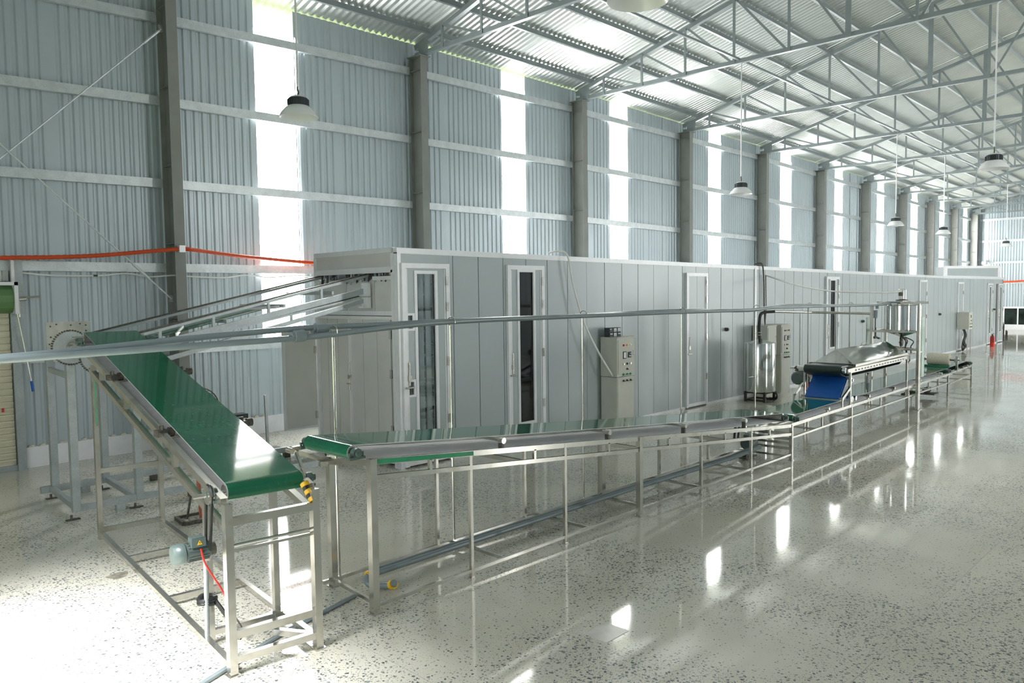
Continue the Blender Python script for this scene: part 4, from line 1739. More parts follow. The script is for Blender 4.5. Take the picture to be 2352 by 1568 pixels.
m.beam((14.45, 6.27, 1.15), (14.5, 6.27, 0.85), 0.03, 0.05)
m.beam((14.55, 6.27, 0.68), (14.55, 6.27, 0.35), 0.02, 0.03)
m.build('motor_bracket', DSTEEL, mt)
m = M()
m.cyl(P3(14.15, 0.03, 0.63), P3(14.15, 0.12, 0.63), 0.06, 16)
m.cyl(P3(14.35, 0.03, 0.63), P3(14.35, 0.1, 0.63), 0.04, 16)
m.build('pinch_roller', SHINY, h)
m = M()
m.beam(PH(17.36, -0.04, 0.98), PH(17.62, -0.04, 1.1), 0.02, 0.03)
m.build('knee_brace', STEEL, h)
bt = thing('water_bottle', 'clear water bottle with dark cap standing on the belt behind the hood legs', 'bottle', (17.2, 6.0, 0.645))
m = M()
m.lathe((16.75, 5.98, 0.645), [(0.001, 0), (0.035, 0), (0.037, 0.02), (0.037, 0.12), (0.02, 0.16), (0.016, 0.18), (0.001, 0.18)], 16)
m.build('body', METERM, bt)
m = M()
m.cyl((16.75, 5.98, 0.825), (16.75, 5.98, 0.86), 0.022, 12)
m.build('cap', DSTEEL, bt)

# ------------------------------------------------------------------ mixing tank on its stand
tk = thing('mixing_tank', 'stainless mixing tank with conical bottom and top motor on tall posts', 'tank', (18.3, 5.8, 0))
TX, TY = 18.28, 5.82
m = M()
m.lathe((TX, TY, 0), [(0.02, 1.54), (0.33, 1.655), (0.345, 1.665), (0.335, 1.67), (0.335, 2.235), (0.345, 2.24), (0.345, 2.265), (0.30, 2.27), (0.02, 2.275)], 40)
m.build('vessel', SHINY, tk)
m = M()
for z in (1.66, 2.25):
    ring = [(TX + 0.345 * math.cos(t), TY + 0.345 * math.sin(t), z) for t in [2 * math.pi * k / 32 for k in range(33)]]
    m.tube(ring, 0.012, 6)
m.build('rim', STEEL, tk)
m = M()
m.lathe((TX, TY, 0), [(0.085, 2.38), (0.085, 2.585), (0.06, 2.61), (0.001, 2.615)], 20)
mm_ = m.build('motor', mat('silver_motor', (0.68, 0.69, 0.68), 0.3, 0.4), tk)
m = M()
m.lathe((TX, TY, 0), [(0.13, 2.345), (0.13, 2.365), (0.06, 2.37), (0.06, 2.39)], 20)
m.box(TX - 0.11, TX - 0.07, TY - 0.04, TY + 0.04, 2.45, 2.53)
m.build('motor_flange', DSTEEL, mm_)
m = M()
m.beam((TX - 0.45, TY - 0.1, 2.30), (TX + 0.1, TY - 0.50, 2.30), 0.04, 0.05)
m.beam((TX - 0.1, TY + 0.5, 2.31), (TX + 0.35, TY - 0.35, 2.31), 0.04, 0.04)
m.box(TX - 0.14, TX + 0.14, TY - 0.06, TY + 0.06, 2.27, 2.345)
m.build('top_bracket', STEEL, tk)
for x, y, zz in ((17.83, 5.34, 2.29), (17.83, 6.30, 2.25), (18.0, 5.37, 2.25), (18.72, 6.3, 2.25)):
    m = M()
    m.beam((x, y, 0), (x, y, zz), 0.055)
    m.beam((x, y, 0), (x, y, 0.012), 0.11)
    m.build('post', STEEL, tk)
for z in (1.30, 1.68):
    m = M()
    m.beam((17.83, 5.34, z), (18.0, 5.37, z), 0.04)
    m.beam((17.83, 6.3, z), (18.72, 6.3, z), 0.04)
    m.beam((17.83, 5.34, z), (17.83, 6.3, z), 0.04)
    m.beam((18.0, 5.37, z), (18.72, 6.3, z), 0.04)
    m.build('ring_frame', STEEL, tk)
m = M()
m.cyl((TX, TY, 1.54), (TX, TY, 1.34), 0.035, 14)
m.cyl((TX - 0.06, TY, 1.42), (TX + 0.06, TY, 1.42), 0.03, 12)
m.build('outlet_valve', DSTEEL, tk)
for k, (dx, dy) in enumerate(((-0.12, -0.1), (0.02, -0.16), (0.12, -0.05), (0.2, 0.06))):
    m = M()
    m.tube(smooth_path([(TX + dx * 0.4, TY + dy * 0.4, 1.54), (TX + dx * 1.4, TY + dy * 1.5, 1.45), (TX + dx, TY + dy * 1.2, 1.33), (TX + dx * 0.8 - 0.2, TY + dy - 0.1, 1.22)]), 0.013, 8)
    m.build('hose', DSTEEL, tk)
m = M()
m.beam((17.4, 5.45, 1.22), (18.4, 5.45, 1.22), 0.05, 0.03)
m.beam((17.4, 6.05, 1.22), (18.4, 6.05, 1.22), 0.05, 0.03)
for k in range(5):
    m.cyl((17.5 + 0.15 * k, 5.75, 1.20), (17.5 + 0.15 * k, 5.75, 1.34), 0.018, 8)
m.cyl((17.45, 5.75, 1.28), (18.3, 5.75, 1.28), 0.02, 8)
m.build('feed_manifold', STEEL, tk)
for x, y in ((18.56, 5.46), (17.95, 6.42)):
    m = M()
    m.box(x - 0.10, x + 0.10, y - 0.006, y + 0.006, 0.65 if y < 6 else 1.2, 1.98)
    m.build('green_sight_glass', TRANSL, tk)

# ------------------------------------------------------------------ round hot water tank
wt = thing('boiler_tank', 'tall round stainless boiler tank on a black iron stand beside the panel room', 'tank', (17.08, 8.56, 0))
BX, BY = 17.08, 8.56
m = M()
m.lathe((BX, BY, 0), [(0.001, 0.24), (0.345, 0.24), (0.35, 0.26), (0.35, 1.36), (0.345, 1.375), (0.03, 1.48), (0.001, 1.48)], 48)
m.build('vessel', GTANK, wt)
m = M()
for k in range(4):
    t = math.pi / 4 + k * math.pi / 2
    x, y = BX + 0.34 * math.cos(t), BY + 0.34 * math.sin(t)
    m.beam((x, y, 0), (x, y, 0.24), 0.05)
for k in range(4):
    t, t2 = math.pi / 4 + k * math.pi / 2, math.pi / 4 + (k + 1) * math.pi / 2
    for z in (0.04, 0.22):
        m.beam((BX + 0.34 * math.cos(t), BY + 0.34 * math.sin(t), z), (BX + 0.34 * math.cos(t2), BY + 0.34 * math.sin(t2), z), 0.04)
m.build('stand', BROWNF, wt)
for k in range(6):
    m = M()
    x = BX - 0.02 + 0.06 * k
    m.tube(smooth_path([(x, BY - 0.25 + 0.03 * k, 0.25), (x + 0.04, BY - 0.40 + 0.03 * k, 0.20), (x + 0.03, BY - 0.41 + 0.03 * k, 0.08), (x - 0.02, BY - 0.25 + 0.03 * k, 0.05)]), 0.016, 8)
    m.build('burner_hose', BLACK, wt)
m = M()
m.cyl((BX - 0.33, BY - 0.08, 0.62), (BX - 0.62, BY - 0.02, 0.615), 0.014, 10)
m.cyl((BX - 0.33, BY - 0.08, 0.62), (BX - 0.42, BY - 0.06, 0.62), 0.024, 10)
m.build('drain_tap', STEEL, wt)
m = M()
m.tube(smooth_path([(BX - 0.02, BY, 1.44), (BX - 0.05, BY, 1.7), (BX - 0.07, BY - 0.02, 1.95), (BX - 0.04, BY - 0.04, 2.06), (BX + 0.06, BY - 0.08, 2.10), (BX + 0.3, BY - 0.2, 2.11)]), 0.036, 12)
hs = m.build('black_hose', BLACK, wt)
for z0 in (1.56, 1.62, 1.86, 1.92):
    m = M()
    m.cyl((BX - 0.035 - (z0 - 1.56) * 0.07, BY - 0.005, z0), (BX - 0.037 - (z0 - 1.56) * 0.07, BY - 0.005, z0 + 0.02), 0.040, 12)
    m.build('hose_clamp', STEEL, hs)
m = M()
m.tube([(BX + 0.3, BY - 0.2, 2.11), (18.05, 7.75, 2.08), (18.1, 7.0, 2.07), (18.05, 6.3, 2.06)], 0.03, 10)
m.build('outlet_pipe', STEEL, wt)
m = M()
m.cyl((18.05, 6.3, 2.14), (18.05, 6.3, 1.96), 0.045, 12)
m.cyl((18.0, 6.25, 2.17), (18.0, 6.25, 2.24), 0.03, 10)
m.build('tee_fitting', PIPE, wt)
m = M()
m.cyl((18.05, 6.3, 1.96), (18.05, 6.3, 1.55), 0.012, 8)
m.cyl((18.08, 6.3, 1.75), (18.08, 6.3, 1.55), 0.014, 8)
m.cyl((17.98, 6.3, 1.53), (18.12, 6.3, 1.53), 0.028, 10)
m.cyl((18.12, 6.26, 1.51), (18.22, 6.26, 1.50), 0.022, 10)
m.build('valve', DSTEEL, wt)
m = M()
for x, y in ((17.98, 8.0), (18.1, 7.2)):
    m.cyl((x, y, 0), (x, y, 2.06), 0.014, 8)
m.build('pipe_prop', STEEL, wt)

# ------------------------------------------------------------------ overhead pipes with their slim props
op = thing('overhead_pipe_pair', 'two grey water pipes running above the conveyors from the left edge to the mixing tank', 'pipe', (8, 6, 0))
PZ = [(0.2, 2.20), (1.3, 2.20), (2.6, 2.235), (3.6, 2.265), (4.4, 2.305), (5.3, 2.32), (7.4, 2.325), (9.6, 2.315), (11.6, 2.29), (12.4, 2.325), (13.2, 2.325), (15, 2.29), (16.8, 2.275), (17.6, 2.285), (18.0, 2.30)]
for k, (dy, dzk, dn) in enumerate(((0.0, 0.0, 0), (0.055, 0.03, 1))):
    pts = []
    for x, z in PZ:
        w = math.sin(x * 1.3 + k * 2.2) * 0.012
        lift = 0.0
        if k == 1 and 1.8 < x < 3.9:
            lift = 0.06 * math.sin(math.pi * (x - 1.8) / 2.1) if x < 3.0 else 0.045
        pts.append((x, 5.98 + dy + w * 0.5, z + dzk * (0.3 if x > 4 else 1.0) + w + lift * 0.6))
    m = M()
    m.tube(smooth_path(pts, 4), 0.026, 10)
    m.build('pipe', PIPE, op)
for p, q in (((3.42, 5.985, 2.262), (3.52, 5.985, 2.266)), ((3.66, 6.04, 2.315), (3.76, 6.04, 2.318))):
    m = M()
    p, q = Vector(p), Vector(q)
    m.cyl(p, q, 0.052, 8)
    m.cyl(p - Vector((0.03, 0, 0)), q + Vector((0.03, 0, 0)), 0.038, 16)
    m.build('union', PIPE, op)
m = M()
m.tube(smooth_path([(17.6, 5.99, 2.29), (17.95, 5.98, 2.31), (18.05, 5.75, 2.31), (18.15, 5.6, 2.29)]), 0.022, 8)
m.cyl((17.72, 5.9, 2.30), (17.55, 5.85, 1.87), 0.02, 8)
m.build('tank_branch', PIPE, op)
PROPS = [(3.83, 0, 6.02), (5.22, 0, 6.01), (7.43, 0, 6.07), (9.56, 0, 5.99), (12.0, 0, 6.1), (14.4, 0, 6.25), (16.3, 0, 6.2)]
for x, z0, y in PROPS:
    zt = lerp(PZ, x)
    m = M()
    m.cyl((x, y, 0.0), (x, y, zt - 0.03), 0.013, 8)
    m.cyl((x, y, 0.0), (x, y, 0.02), 0.03, 8)
    m.cyl((x, y, 0.9), (x, y, 0.93), 0.02, 8)
    hook = [(x, y - 0.02 + 0.055 * math.cos(t), zt + 0.01 + 0.05 * math.sin(t)) for t in [math.pi * (-0.5 + k / 8 * 1.6) for k in range(9)]]
    m.tube(hook, 0.006, 6)
    m.build('prop', STEEL, op)

# ------------------------------------------------------------------ control cabinets
def buttons(parent, x0, y, rows):
    for z, items in rows:
        for dx, mt_, kind in items:
            m = M()
            if kind == 'lamp':
                m.cyl((x0 + dx, y, z), (x0 + dx, y - 0.02, z), 0.017, 12)
                m.cyl((x0 + dx, y, z), (x0 + dx, y - 0.006, z), 0.023, 12)
                nm = 'indicator_lamp'
            elif kind == 'knob':
                m.cyl((x0 + dx, y, z), (x0 + dx, y - 0.015, z), 0.020, 12)
                m.beam((x0 + dx - 0.018, y - 0.025, z), (x0 + dx + 0.018, y - 0.025, z - 0.012), 0.02, 0.012)
                nm = 'selector_knob'
            elif kind == 'meter':
                m.box(x0 + dx - 0.05, x0 + dx + 0.05, y - 0.012, y, z - 0.07, z + 0.07)
                nm = 'meter_bezel'
            else:
                m.box(x0 + dx - 0.045, x0 + dx + 0.045, y - 0.015, y, z - 0.055, z + 0.055)
                nm = 'relay_bezel'
            o = m.build(nm, mt_, parent)
            if kind == 'meter':
                m = M()
                m.box(x0 + dx - 0.034, x0 + dx + 0.034, y - 0.014, y - 0.012, z - 0.055, z + 0.055)
                m.build('meter_face', WHITE, o)
            if kind == 'relay':
                m = M()
                for a, b in ((0.02, 0.025), (-0.018, -0.02), (0.018, -0.022)):
                    m.cyl((x0 + dx + a, y - 0.015, z + b), (x0 + dx + a, y - 0.022, z + b), 0.011, 10)
                m.build('dial', WHITE, o)


def cabinet(name, label, x0, x1, yfr, yb, zt, zs, door, lower=None, group=None, rows=None):
    t = thing(name, label, 'cabinet', ((x0 + x1) / 2, (yfr + yb) / 2, 0), group)
    m = M()
    m.box(x0, x1, yfr, yb, zs, zt)
    m.build('body', CABINET, t)
    m = M()
    m.box(x0 + 0.03, x1 - 0.03, yfr - 0.012, yfr, zs + 0.05, zt - 0.04)
    dd = m.build('door', CABINET, t)
    m = M()
    m.box(x0 - 0.006, x1 + 0.006, yfr - 0.02, yb, zt, zt + 0.015)
    m.build('lid', CABINET, t)
    m = M()
    m.cyl((x1 - 0.055, yfr - 0.012, zt - 0.33), (x1 - 0.055, yfr - 0.024, zt - 0.33), 0.012, 10)
    m.box(x1 - 0.06, x1 - 0.05, yfr - 0.024, yfr - 0.012, zt - 0.31, zt - 0.25)
    m.build('lock', STEEL, dd)
    if lower:
        m = M()
        m.box(x0 + 0.01, x1 - 0.01, yfr + 0.01, yb, 0, zs - 0.01)
        m.build('plinth', CABINET, t)
        m = M()
        m.box(x0 + 0.03, x1 - 0.02, yfr, yfr + 0.01, 0.03, zs - 0.03)
        m.build('plinth_panel', CABINET, t)
    if rows:
        buttons(t, x0, yfr - 0.012, rows)
    return t


def rows_for(zt, lamps):
    q = (0.19, 0.30, 0.41)
    return [(zt - 0.14, [(dx, l, 'lamp') for dx, l in zip(q, lamps)]),
            (zt - 0.33, [(0.22, HEATS, 'meter'), (0.38, HEATS, 'relay')]),
            (zt - 0.50, [(dx, STEEL if i != 1 else HEATS, 'lamp') for i, dx in enumerate(q)]),
            (zt - 0.60, [(0.30, HEATS, 'knob')]),
            (zt - 0.70, [(dx, GREENP, 'lamp') for dx in q]),
            (zt - 0.82, [(dx, HEATS, 'knob') for dx in q])]


cabinet('control_cabinet', 'tall beige control cabinet with red, yellow and white lamps, timers stacked on it', 11.80, 12.36, 8.80, 9.19, 1.74, 1.0, True, True, rows=rows_for(1.74, (RED, YELLOW, WHITE)))
k = 0
ordn = {(0, 0): 'lower left', (0, 1): 'lower middle', (0, 2): 'lower right', (1, 0): 'upper left', (1, 1): 'upper middle', (1, 2): 'upper right'}
for r in (0, 1):
    for c in (0, 1, 2):
        x = 11.80 + 0.125 * c
        z = 1.756 + 0.09 * r
        t = thing('timer_box', '%s of six dark timer boxes stacked on the beige cabinet' % ordn[(r, c)], 'timer', (x + 0.06, 9.0, z), 'timer boxes on the cabinet')
        m = M()
        m.box(x + 0.003, x + 0.12, 8.98, 9.10, z, z + 0.087)
        m.build('case', HEATS, t)
        m = M()
        m.box(x + 0.014, x + 0.109, 8.974, 8.98, z + 0.01, z + 0.077)
        m.build('face', [HEATS, METERM, METERM][c] if r else [HEATS, METERM, HEATS][c], t)
        m = M()
        m.box(x + 0.022, x + 0.06 if (r + c) % 2 else x + 0.10, 8.971, 8.974, z + 0.052, z + 0.068)
        m.build('display', WHITE, t)
cabinet('switch_cabinet', 'beige switch cabinet without buttons, half hidden behind the boiler tank', 17.93, 18.42, 8.80, 9.18, 1.73, 1.0, True, True)
cabinet('control_cabinet', 'second beige control cabinet with button rows, right of the boiler tank', 18.64, 19.18, 8.78, 9.18, 1.73, 0.98, True, True, rows=rows_for(1.73, (HEATS, YELLOW, HEATS)))
fc = cabinet('field_control_box', 'far beige control box on thin legs with black cables hanging below it', 35.55, 36.08, 8.75, 9.18, 1.60, 0.92, True, None, rows=[(1.45, [(0.27, HEATS, 'relay')]), (1.28, [(0.27, HEATS, 'knob')]), (1.14, [(0.17, HEATS, 'lamp'), (0.37, HEATS, 'lamp')]), (1.02, [(0.14, HEATS, 'lamp'), (0.26, HEATS, 'lamp'), (0.38, HEATS, 'lamp')])])
m = M()
for x in (35.58, 36.05):
    m.beam((x, 8.8, 0), (x, 8.8, 0.92), 0.03)
m.build('leg', STEEL, fc)
for k in range(4):
    m = M()
    x = 35.7 + 0.09 * k
    m.tube(smooth_path([(x, 9.0, 0.92), (x + 0.15, 8.97, 0.65), (x - 0.15, 8.95, 0.4), (x + 0.15, 8.95, 0.2), (x - 0.05, 8.97, 0.03 + 0.03 * k), (x - 0.15, 8.98, 0.18), (x + 0.1, 9.0, 0.5)]), 0.02, 6)
    m.build('cable', BLACK, fc)

# fire extinguisher
fe = thing('fire_extinguisher', 'red fire extinguisher standing on the floor at the far end of the panel room', 'extinguisher', (39.25, 8.72, 0))
m = M()
m.lathe((39.25, 8.72, 0), [(0.001, 0), (0.085, 0), (0.09, 0.02), (0.09, 0.40), (0.07, 0.47), (0.04, 0.50), (0.001, 0.50)], 20)
m.build('cylinder', RED, fe)
m = M()
m.cyl((39.25, 8.72, 0.50), (39.25, 8.72, 0.55), 0.03, 10)
m.beam((39.2, 8.72, 0.56), (39.32, 8.68, 0.59), 0.03, 0.015)
m.build('valve', BLACK, fe)
m = M()
m.tube(smooth_path([(39.22, 8.70, 0.53), (39.14, 8.66, 0.45), (39.15, 8.65, 0.2)]), 0.016, 8)
m.build('hose', BLACK, fe)
# two thin stands at the far corner of the room
for k, (x, h_) in enumerate(((43.9, 0.92), (44.6, 0.5))):
    t = thing('steel_stand', ['taller', 'shorter'][k] + ' dark steel stand at the far corner of the panel room', 'stand', (x, 9.3, 0))
    m = M()
    m.beam((x - 0.1, 9.3, 0), (x - 0.1, 9.3, h_), 0.05)
    m.beam((x + 0.1, 9.3, 0), (x + 0.1, 9.3, h_ * 0.9), 0.05)
    m.build('upright', BROWNF, t)
    m = M()
    m.beam((x - 0.1, 9.3, h_ * 0.85), (x + 0.1, 9.3, h_ * 0.85), 0.04)
    m.beam((x - 0.1, 9.3, 0.1), (x + 0.1, 9.3, 0.1), 0.04)
    m.build('crossbar', BROWNF, t)

# ------------------------------------------------------------------ cables and conduits
m = M()
pts = [(10.45, 9.3, 3.33), (10.55, 9.17, 3.36), (10.76, 9.12, 3.28), (10.9, 9.1, 2.71), (11.17, 9.06, 2.02), (11.54, 9.0, 1.43), (11.80, 8.90, 1.02)]
m.tube(smooth_path(pts), 0.018, 8)
tag(m.build('power_cable', CABLEW), 'white cable hanging from the panel roof down to the tall beige cabinet', 'cable')
m = M()
pts = [(18.58, 9.15, 2.99), (18.3, 8.3, 2.75), (17.9, 7.35, 2.59), (17.8, 6.6, 2.545), (18.05, 5.95, 2.53), (18.2, 5.82, 2.56)]
m.tube(smooth_path(pts), 0.018, 8)
tag(m.build('power_cable', CABLEW), 'white cable swagged from the panel wall to the mixing tank motor', 'cable')
m = M()
m.tube(smooth_path([(18.2, 9.3, 3.26), (18.36, 9.17, 3.28), (18.45, 9.16, 2.9), (18.47, 9.15, 2.2), (18.5, 9.14, 1.76)]), 0.02, 8)
m.tube(smooth_path([(18.56, 9.16, 3.0), (18.58, 9.16, 2.5), (18.55, 9.14, 2.1), (18.2, 9.0, 1.75)]), 0.011, 6)
tag(m.build('cable_bundle', DSTEEL), 'dark cable bundle running down the panel joint above the switch cabinet', 'cable')
m = M()
pts = smooth_path([(0.0, 13.43, 3.25), (1.6, 13.40, 3.21), (2.9, 13.4, 3.235), (4.07, 13.38, 3.29), (5.0, 13.31, 3.39), (5.5, 13.25, 3.44), (5.75, 13.26, 3.43), (6.69, 13.38, 3.35), (8.13, 13.42, 3.265), (9.5, 13.45, 3.22)], 24)
rr = [0.036 if i % 2 else 0.030 for i in range(len(pts))]
m.tube(pts, rr, 10)
oc = tag(m.build('corrugated_conduit', ORANGE), 'orange corrugated conduit strung along the left wall', 'conduit')
m = M()
m.box(5.45, 5.55, 13.20, 13.293, 3.385, 3.50)
m.build('clip', ALU, oc)
m = M()
pts = smooth_path([(XF - 0.2, 12.9, 2.95), (XF - 0.2, 11.5, 2.98), (XF - 0.2, 9.5, 3.05), (XF - 0.2, 7, 3.0)], 20)
m.tube(pts, 0.05, 8)
tag(m.build('corrugated_conduit', ORANGE), 'orange conduit along the far gable wall above the window', 'conduit')
m = M()
m.tube(smooth_path([(3.2, 13.64, 3.03), (3.6, 13.63, 2.99), (4.3, 13.63, 2.99), (4.72, 13.63, 3.03), (5.1, 13.63, 2.98), (5.45, 13.5, 3.0), (5.75, 13.63, 2.99), (6.4, 13.63, 2.97), (6.85, 13.63, 3.02), (7.3, 13.63, 2.98), (7.95, 13.63, 3.02), (8.4, 13.63, 2.96)]), 0.012, 8)
wc = tag(m.build('wall_cable', CABLEW), 'thin white cable looped along the girt under the orange conduit', 'cable')
m = M()
m.box(4.22, 4.28, 13.61, 13.65, 2.975, 3.005)
m.build('cable_joint', BLACK, wc)
# wall bracing rods of the first bay
for k, (p, q) in enumerate((((0.1, 13.52, 1.82), (5.37, 13.40, 7.10)), ((0.1, 13.48, 7.70), (5.37, 13.40, 2.59)))):
    t = thing('bracing_rod', ['rising', 'falling'][k] + ' diagonal steel bracing rod across the first wall bay', 'rod', ((p[0] + q[0]) / 2, 13.5, (p[2] + q[2]) / 2))
    p, q = Vector(p), Vector(q)
    m = M()
    m.cyl(p, q, 0.013, 8)
    m.build('rod', GIRT, t)
    m = M()
    e = q - (q - p).normalized() * (0.5 if k else 0.05)
    f = e - (q - p).normalized() * 0.35
    m.cyl(e, f, 0.022, 8)
    m.build('turnbuckle', GIRT, t)
    m = M()
    m.box(q.x - 0.04, q.x + 0.02, q.y - 0.01, q.y + 0.03, q.z - 0.05, q.z + 0.07)
    m.build('lug', COLM, t)

# ------------------------------------------------------------------ roller shutter at the left
sh = ssetting('door_1', (1.7, 13.7, 0))
for k in range(24):
    z = 0.09 + 0.098 * k
    m = M()
    m.prism([(-0.4, 13.66, z), (-0.4, 13.655, z + 0.03), (-0.4, 13.635, z + 0.07), (-0.4, 13.645, z + 0.094), (-0.4, 13.68, z + 0.094), (-0.4, 13.68, z)], (3.42, 0, 0))
    m.build('slat', CREAM, sh)
m = M()
m.box(-0.4, 3.03, 13.63, 13.68, 0.0, 0.09)
m.build('bottom_bar', GALV, sh)
m = M()
m.box(3.03, 3.15, 13.58, 13.70, 0, 2.42)
m.build('guide_rail', GALV, sh)
m = M()
n = 7
poly = [(-0.4, 13.62 - 0.22 * math.cos(math.radians(-90 + 180 * k / n)), 2.63 + 0.22 * math.sin(math.radians(-90 + 180 * k / n))) for k in range(n + 1)]
m.prism(poly, (3.45, 0, 0))
m.build('coil_cover', SHGREEN, sh)
m = M()
m.box(-0.4, 3.1, 13.38, 13.68, 2.83, 2.88)
m.box(3.05, 3.10, 13.38, 13.68, 2.40, 2.88)
m.box(3.06, 3.10, 13.55, 13.62, 2.85, 3.25)
m.build('cover_frame', WHITE, sh)
m = M()
m.box(3.10, 3.22, 13.60, 13.70, 2.4, 3.25)
m.build('post', GALV, sh)
m = M()
corrugated(m, -0.4, 3.05, 2.9, lambda x: 3.12, 13.69)
m.build('filler_sheet', mat('pale_green_sheet', (0.70, 0.74, 0.70), 0.45), sh)
m = M()
m.cyl((3.1, 13.5, 2.64), (3.4, 13.45, 2.66), 0.015, 8)
m.cyl((3.13, 13.48, 2.62), (3.22, 13.46, 2.63), 0.03, 10)
m.cyl((3.13, 13.5, 2.35), (3.13, 13.5, 2.62), 0.012, 8)
m.build('crank_shaft', STEEL, sh)
m = M()
m.cyl((3.10, 13.5, 2.40), (3.24, 13.5, 1.36), 0.010, 8)
ck = m.build('crank_rod', STEEL, sh)
m = M()
m.cyl((3.238, 13.5, 1.37), (3.255, 13.5, 1.21), 0.02, 10)
m.build('crank_handle', BLUEP, ck)
m = M()
m.box(2.86, 2.89, 13.62, 13.64, 0.92, 0.98)
m.build('lock', RED, sh)

# ------------------------------------------------------------------ pendant lamps
LAMPS = [(5.5, 9.33, 4.99, 'nearest of the left row, in front of the first bright window strip'),
         (16.45, 8.735, 4.82, 'second of the left row, above the boiler'),
         (16.45, 3.70, 4.78, 'in the right row under the ridge, highest at the right edge'),
         (27.05, 8.85, 4.68, 'third of the left row, above the mixing tank'),
         (32.2, 8.84, 4.65, 'fourth of the left row'),
         (42.2, 8.91, 4.53, 'smallest and farthest, near the gable wall'),
         (5.5, 3.868, 5.04, 'cut off by the top edge of the picture')]
for x, y, z, txt in LAMPS:
    t = thing('pendant_lamp', 'white bell lamp, ' + txt, 'lamp', (x, y, z), 'high-bay pendant lamps')
    m = M()
    m.lathe((x, y, z), [(0.255, -0.004), (0.26, 0.0), (0.255, 0.006), (0.225, 0.06), (0.17, 0.12), (0.135, 0.145), (0.13, 0.14), (0.165, 0.115), (0.22, 0.055), (0.25, 0.004), (0.255, -0.004)], 36)
    m.build('shade', LAMPW, t)
    m = M()
    m.lathe((x, y, z), [(0.001, 0.10), (0.14, 0.10), (0.14, 0.104), (0.001, 0.104)], 24)
    m.build('diffuser', LAMPW, t)
    m = M()
    m.lathe((x, y, z), [(0.13, 0.14), (0.135, 0.145), (0.135, 0.235), (0.12, 0.25), (0.001, 0.255)], 28)
    for k in range(28):
        a = 2 * math.pi * k / 28
        m.beam((x + 0.137 * math.cos(a), y + 0.137 * math.sin(a), z + 0.15), (x + 0.137 * math.cos(a), y + 0.137 * math.sin(a), z + 0.23), 0.008, 0.008)
    m.build('heat_sink', HEATS, t)
    m = M()
    m.lathe((x, y, z), [(0.12, 0.25), (0.09, 0.275), (0.03, 0.285), (0.001, 0.285)], 24)
    m.build('cap', ALU, t)
    m = M()
    m.tube([(x, y, z + 0.28), (x + 0.012, y, z + 0.33), (x - 0.006, y, z + 0.37), (x, y, z + 0.42)], 0.012, 6)
    m.build('hook', DSTEEL, t)
    m = M()
    zt = 7.765 + dz(x) - 0.03
    m.cyl((x, y, z + 0.40), (x, y, zt - 0.05), 0.014, 8)
    m.tube(smooth_path([(x, y, zt - 0.05), (x, y - 0.01, zt - 0.01), (x + 0.02, y - 0.07, zt + 0.02)]), 0.012, 6)
    m.build('drop_rod', ALU, t)

# ------------------------------------------------------------------ small things on the floor and walls
hc = M()
hc.box(4.47, 4.75, 3.44, 3.67, 0.0005, 0.003)
hc = hc.build('floor_hatch', mat('worn_pale_screed', (0.56, 0.54, 0.49), 0.25, var=0.1, vscale=9))
tag(hc, 'pale square access cover set flush in the terrazzo', 'hatch')
sp_ = M()
for k in range(1):
    pts = [(2.47 + (0.09 + 0.02 * math.sin(3 * t)) * math.cos(t), 7.67 + (0.10 + 0.02 * math.sin(2 * t + 1)) * math.sin(t), 0.002) for t in [2 * math.pi * q / 20 for q in range(20)]]
    sp_.prism(pts, (0, 0, -0.0012))
tag(sp_.build('water_stain', mat('damp_stain', (0.30, 0.28, 0.22), 0.15, var=0.3, vscale=14)), 'dark damp patch on the floor left of the inclined conveyor', 'stain')
# standing grey pole behind the chain conveyor
t = thing('floor_pole', 'bare grey steel pole on a small foot behind the inclined belt', 'pole', (6.44, 12.25, 0))
m = M()
m.beam((6.44, 12.25, 0), (6.42, 12.25, 0.93), 0.04)
m.build('upright', GALV, t)
m = M()
m.box(6.40, 6.62, 12.1, 12.3, 0, 0.02)
m.build('foot', DSTEEL, t)
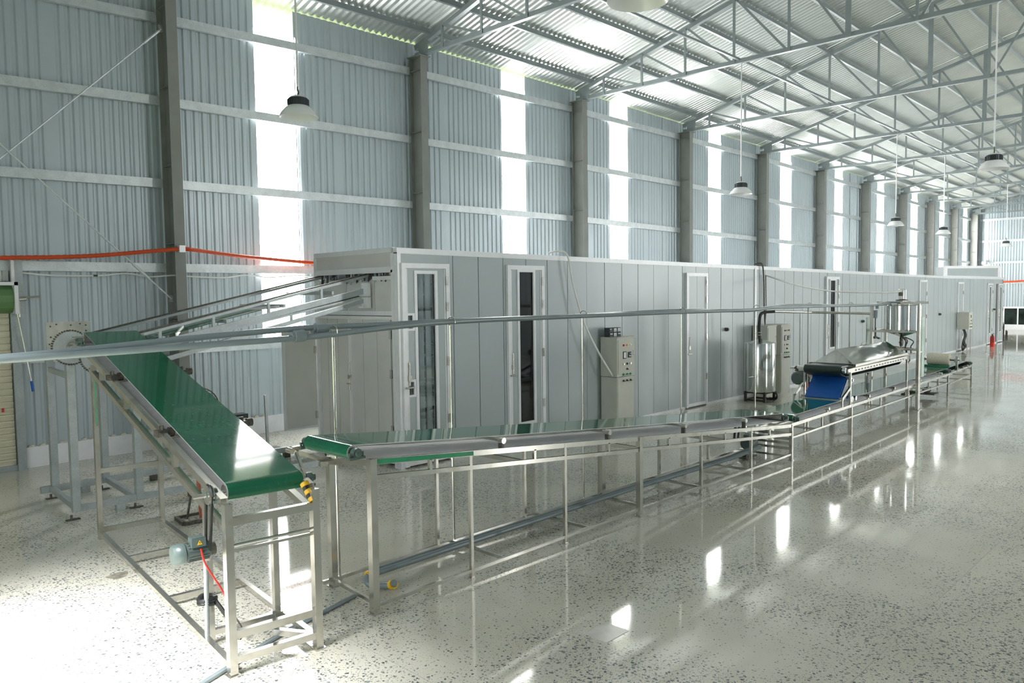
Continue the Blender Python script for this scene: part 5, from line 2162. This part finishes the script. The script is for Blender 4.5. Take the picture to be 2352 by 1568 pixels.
# pedestal fan
t = thing('industrial_fan', 'black wire-cage fan behind the upper end of the inclined belt', 'fan', (5.45, 12.6, 0))
m = M()
cx, cy, cz_ = 5.42, 12.6, 0.78
for r in (0.34, 0.30, 0.24, 0.18, 0.12, 0.06):
    for s in (-1, 1):
        yy_ = cy + s * 0.08 * (1 - (r / 0.36) ** 2)
        m.tube([(cx + r * math.cos(a), yy_, cz_ + r * math.sin(a)) for a in [2 * math.pi * k / 28 for k in range(29)]], 0.004 if r < 0.34 else 0.008, 5)
for k in range(24):
    a = 2 * math.pi * k / 24
    for s in (-1, 1):
        m.tube([(cx + r * math.cos(a), cy + s * 0.08 * (1 - (r / 0.36) ** 2), cz_ + r * math.sin(a)) for r in (0.04, 0.12, 0.2, 0.28, 0.34)], 0.003, 4)
m.build('cage', DSTEEL, t)
m = M()
for k in range(3):
    a = 2 * math.pi * k / 3
    c, s = math.cos(a), math.sin(a)
    m.prism([(cx + 0.04 * c, cy, cz_ + 0.04 * s), (cx + 0.28 * c - 0.09 * s, cy - 0.03, cz_ + 0.28 * s + 0.09 * c), (cx + 0.28 * c + 0.09 * s, cy + 0.03, cz_ + 0.28 * s - 0.09 * c)], (0, 0.004, 0))
m.build('blade', METERM, t)
m = M()
m.cyl((cx, cy + 0.02, cz_), (cx, cy + 0.22, cz_), 0.08, 16)
m.build('motor_housing', HEATS, t)
m = M()
m.cyl((cx, cy + 0.15, 0.03), (cx, cy + 0.15, cz_), 0.02, 10)
m.cyl((cx, cy + 0.15, 0), (cx, cy + 0.15, 0.04), 0.25, 20)
m.build('stand', HEATS, t)
t = thing('machine_box', 'small dark machine box on the floor behind the belt, near the white kerb', 'box', (6.05, 12.5, 0))
m = M()
m.box(5.95, 6.2, 12.45, 12.65, 0.0, 0.62)
m.build('case', HEATS, t)
m = M()
m.box(5.99, 6.16, 12.44, 12.45, 0.35, 0.55)
m.build('panel', METERM, t)
# camera on the far wall
t = thing('security_camera', 'white security camera on the far gable wall', 'camera', (XF - 0.4, 12.9, 4.1))
m = M()
m.box(XF - 0.75, XF - 0.25, 12.75, 12.95, 4.08, 4.25)
m.build('housing', WHITE, t)
m = M()
m.cyl((XF - 0.3, 12.85, 4.25), (XF - 0.02, 12.85, 4.36), 0.04, 10)
m.box(XF - 0.04, XF, 12.75, 12.95, 4.25, 4.45)
m.build('bracket', METERM, t)
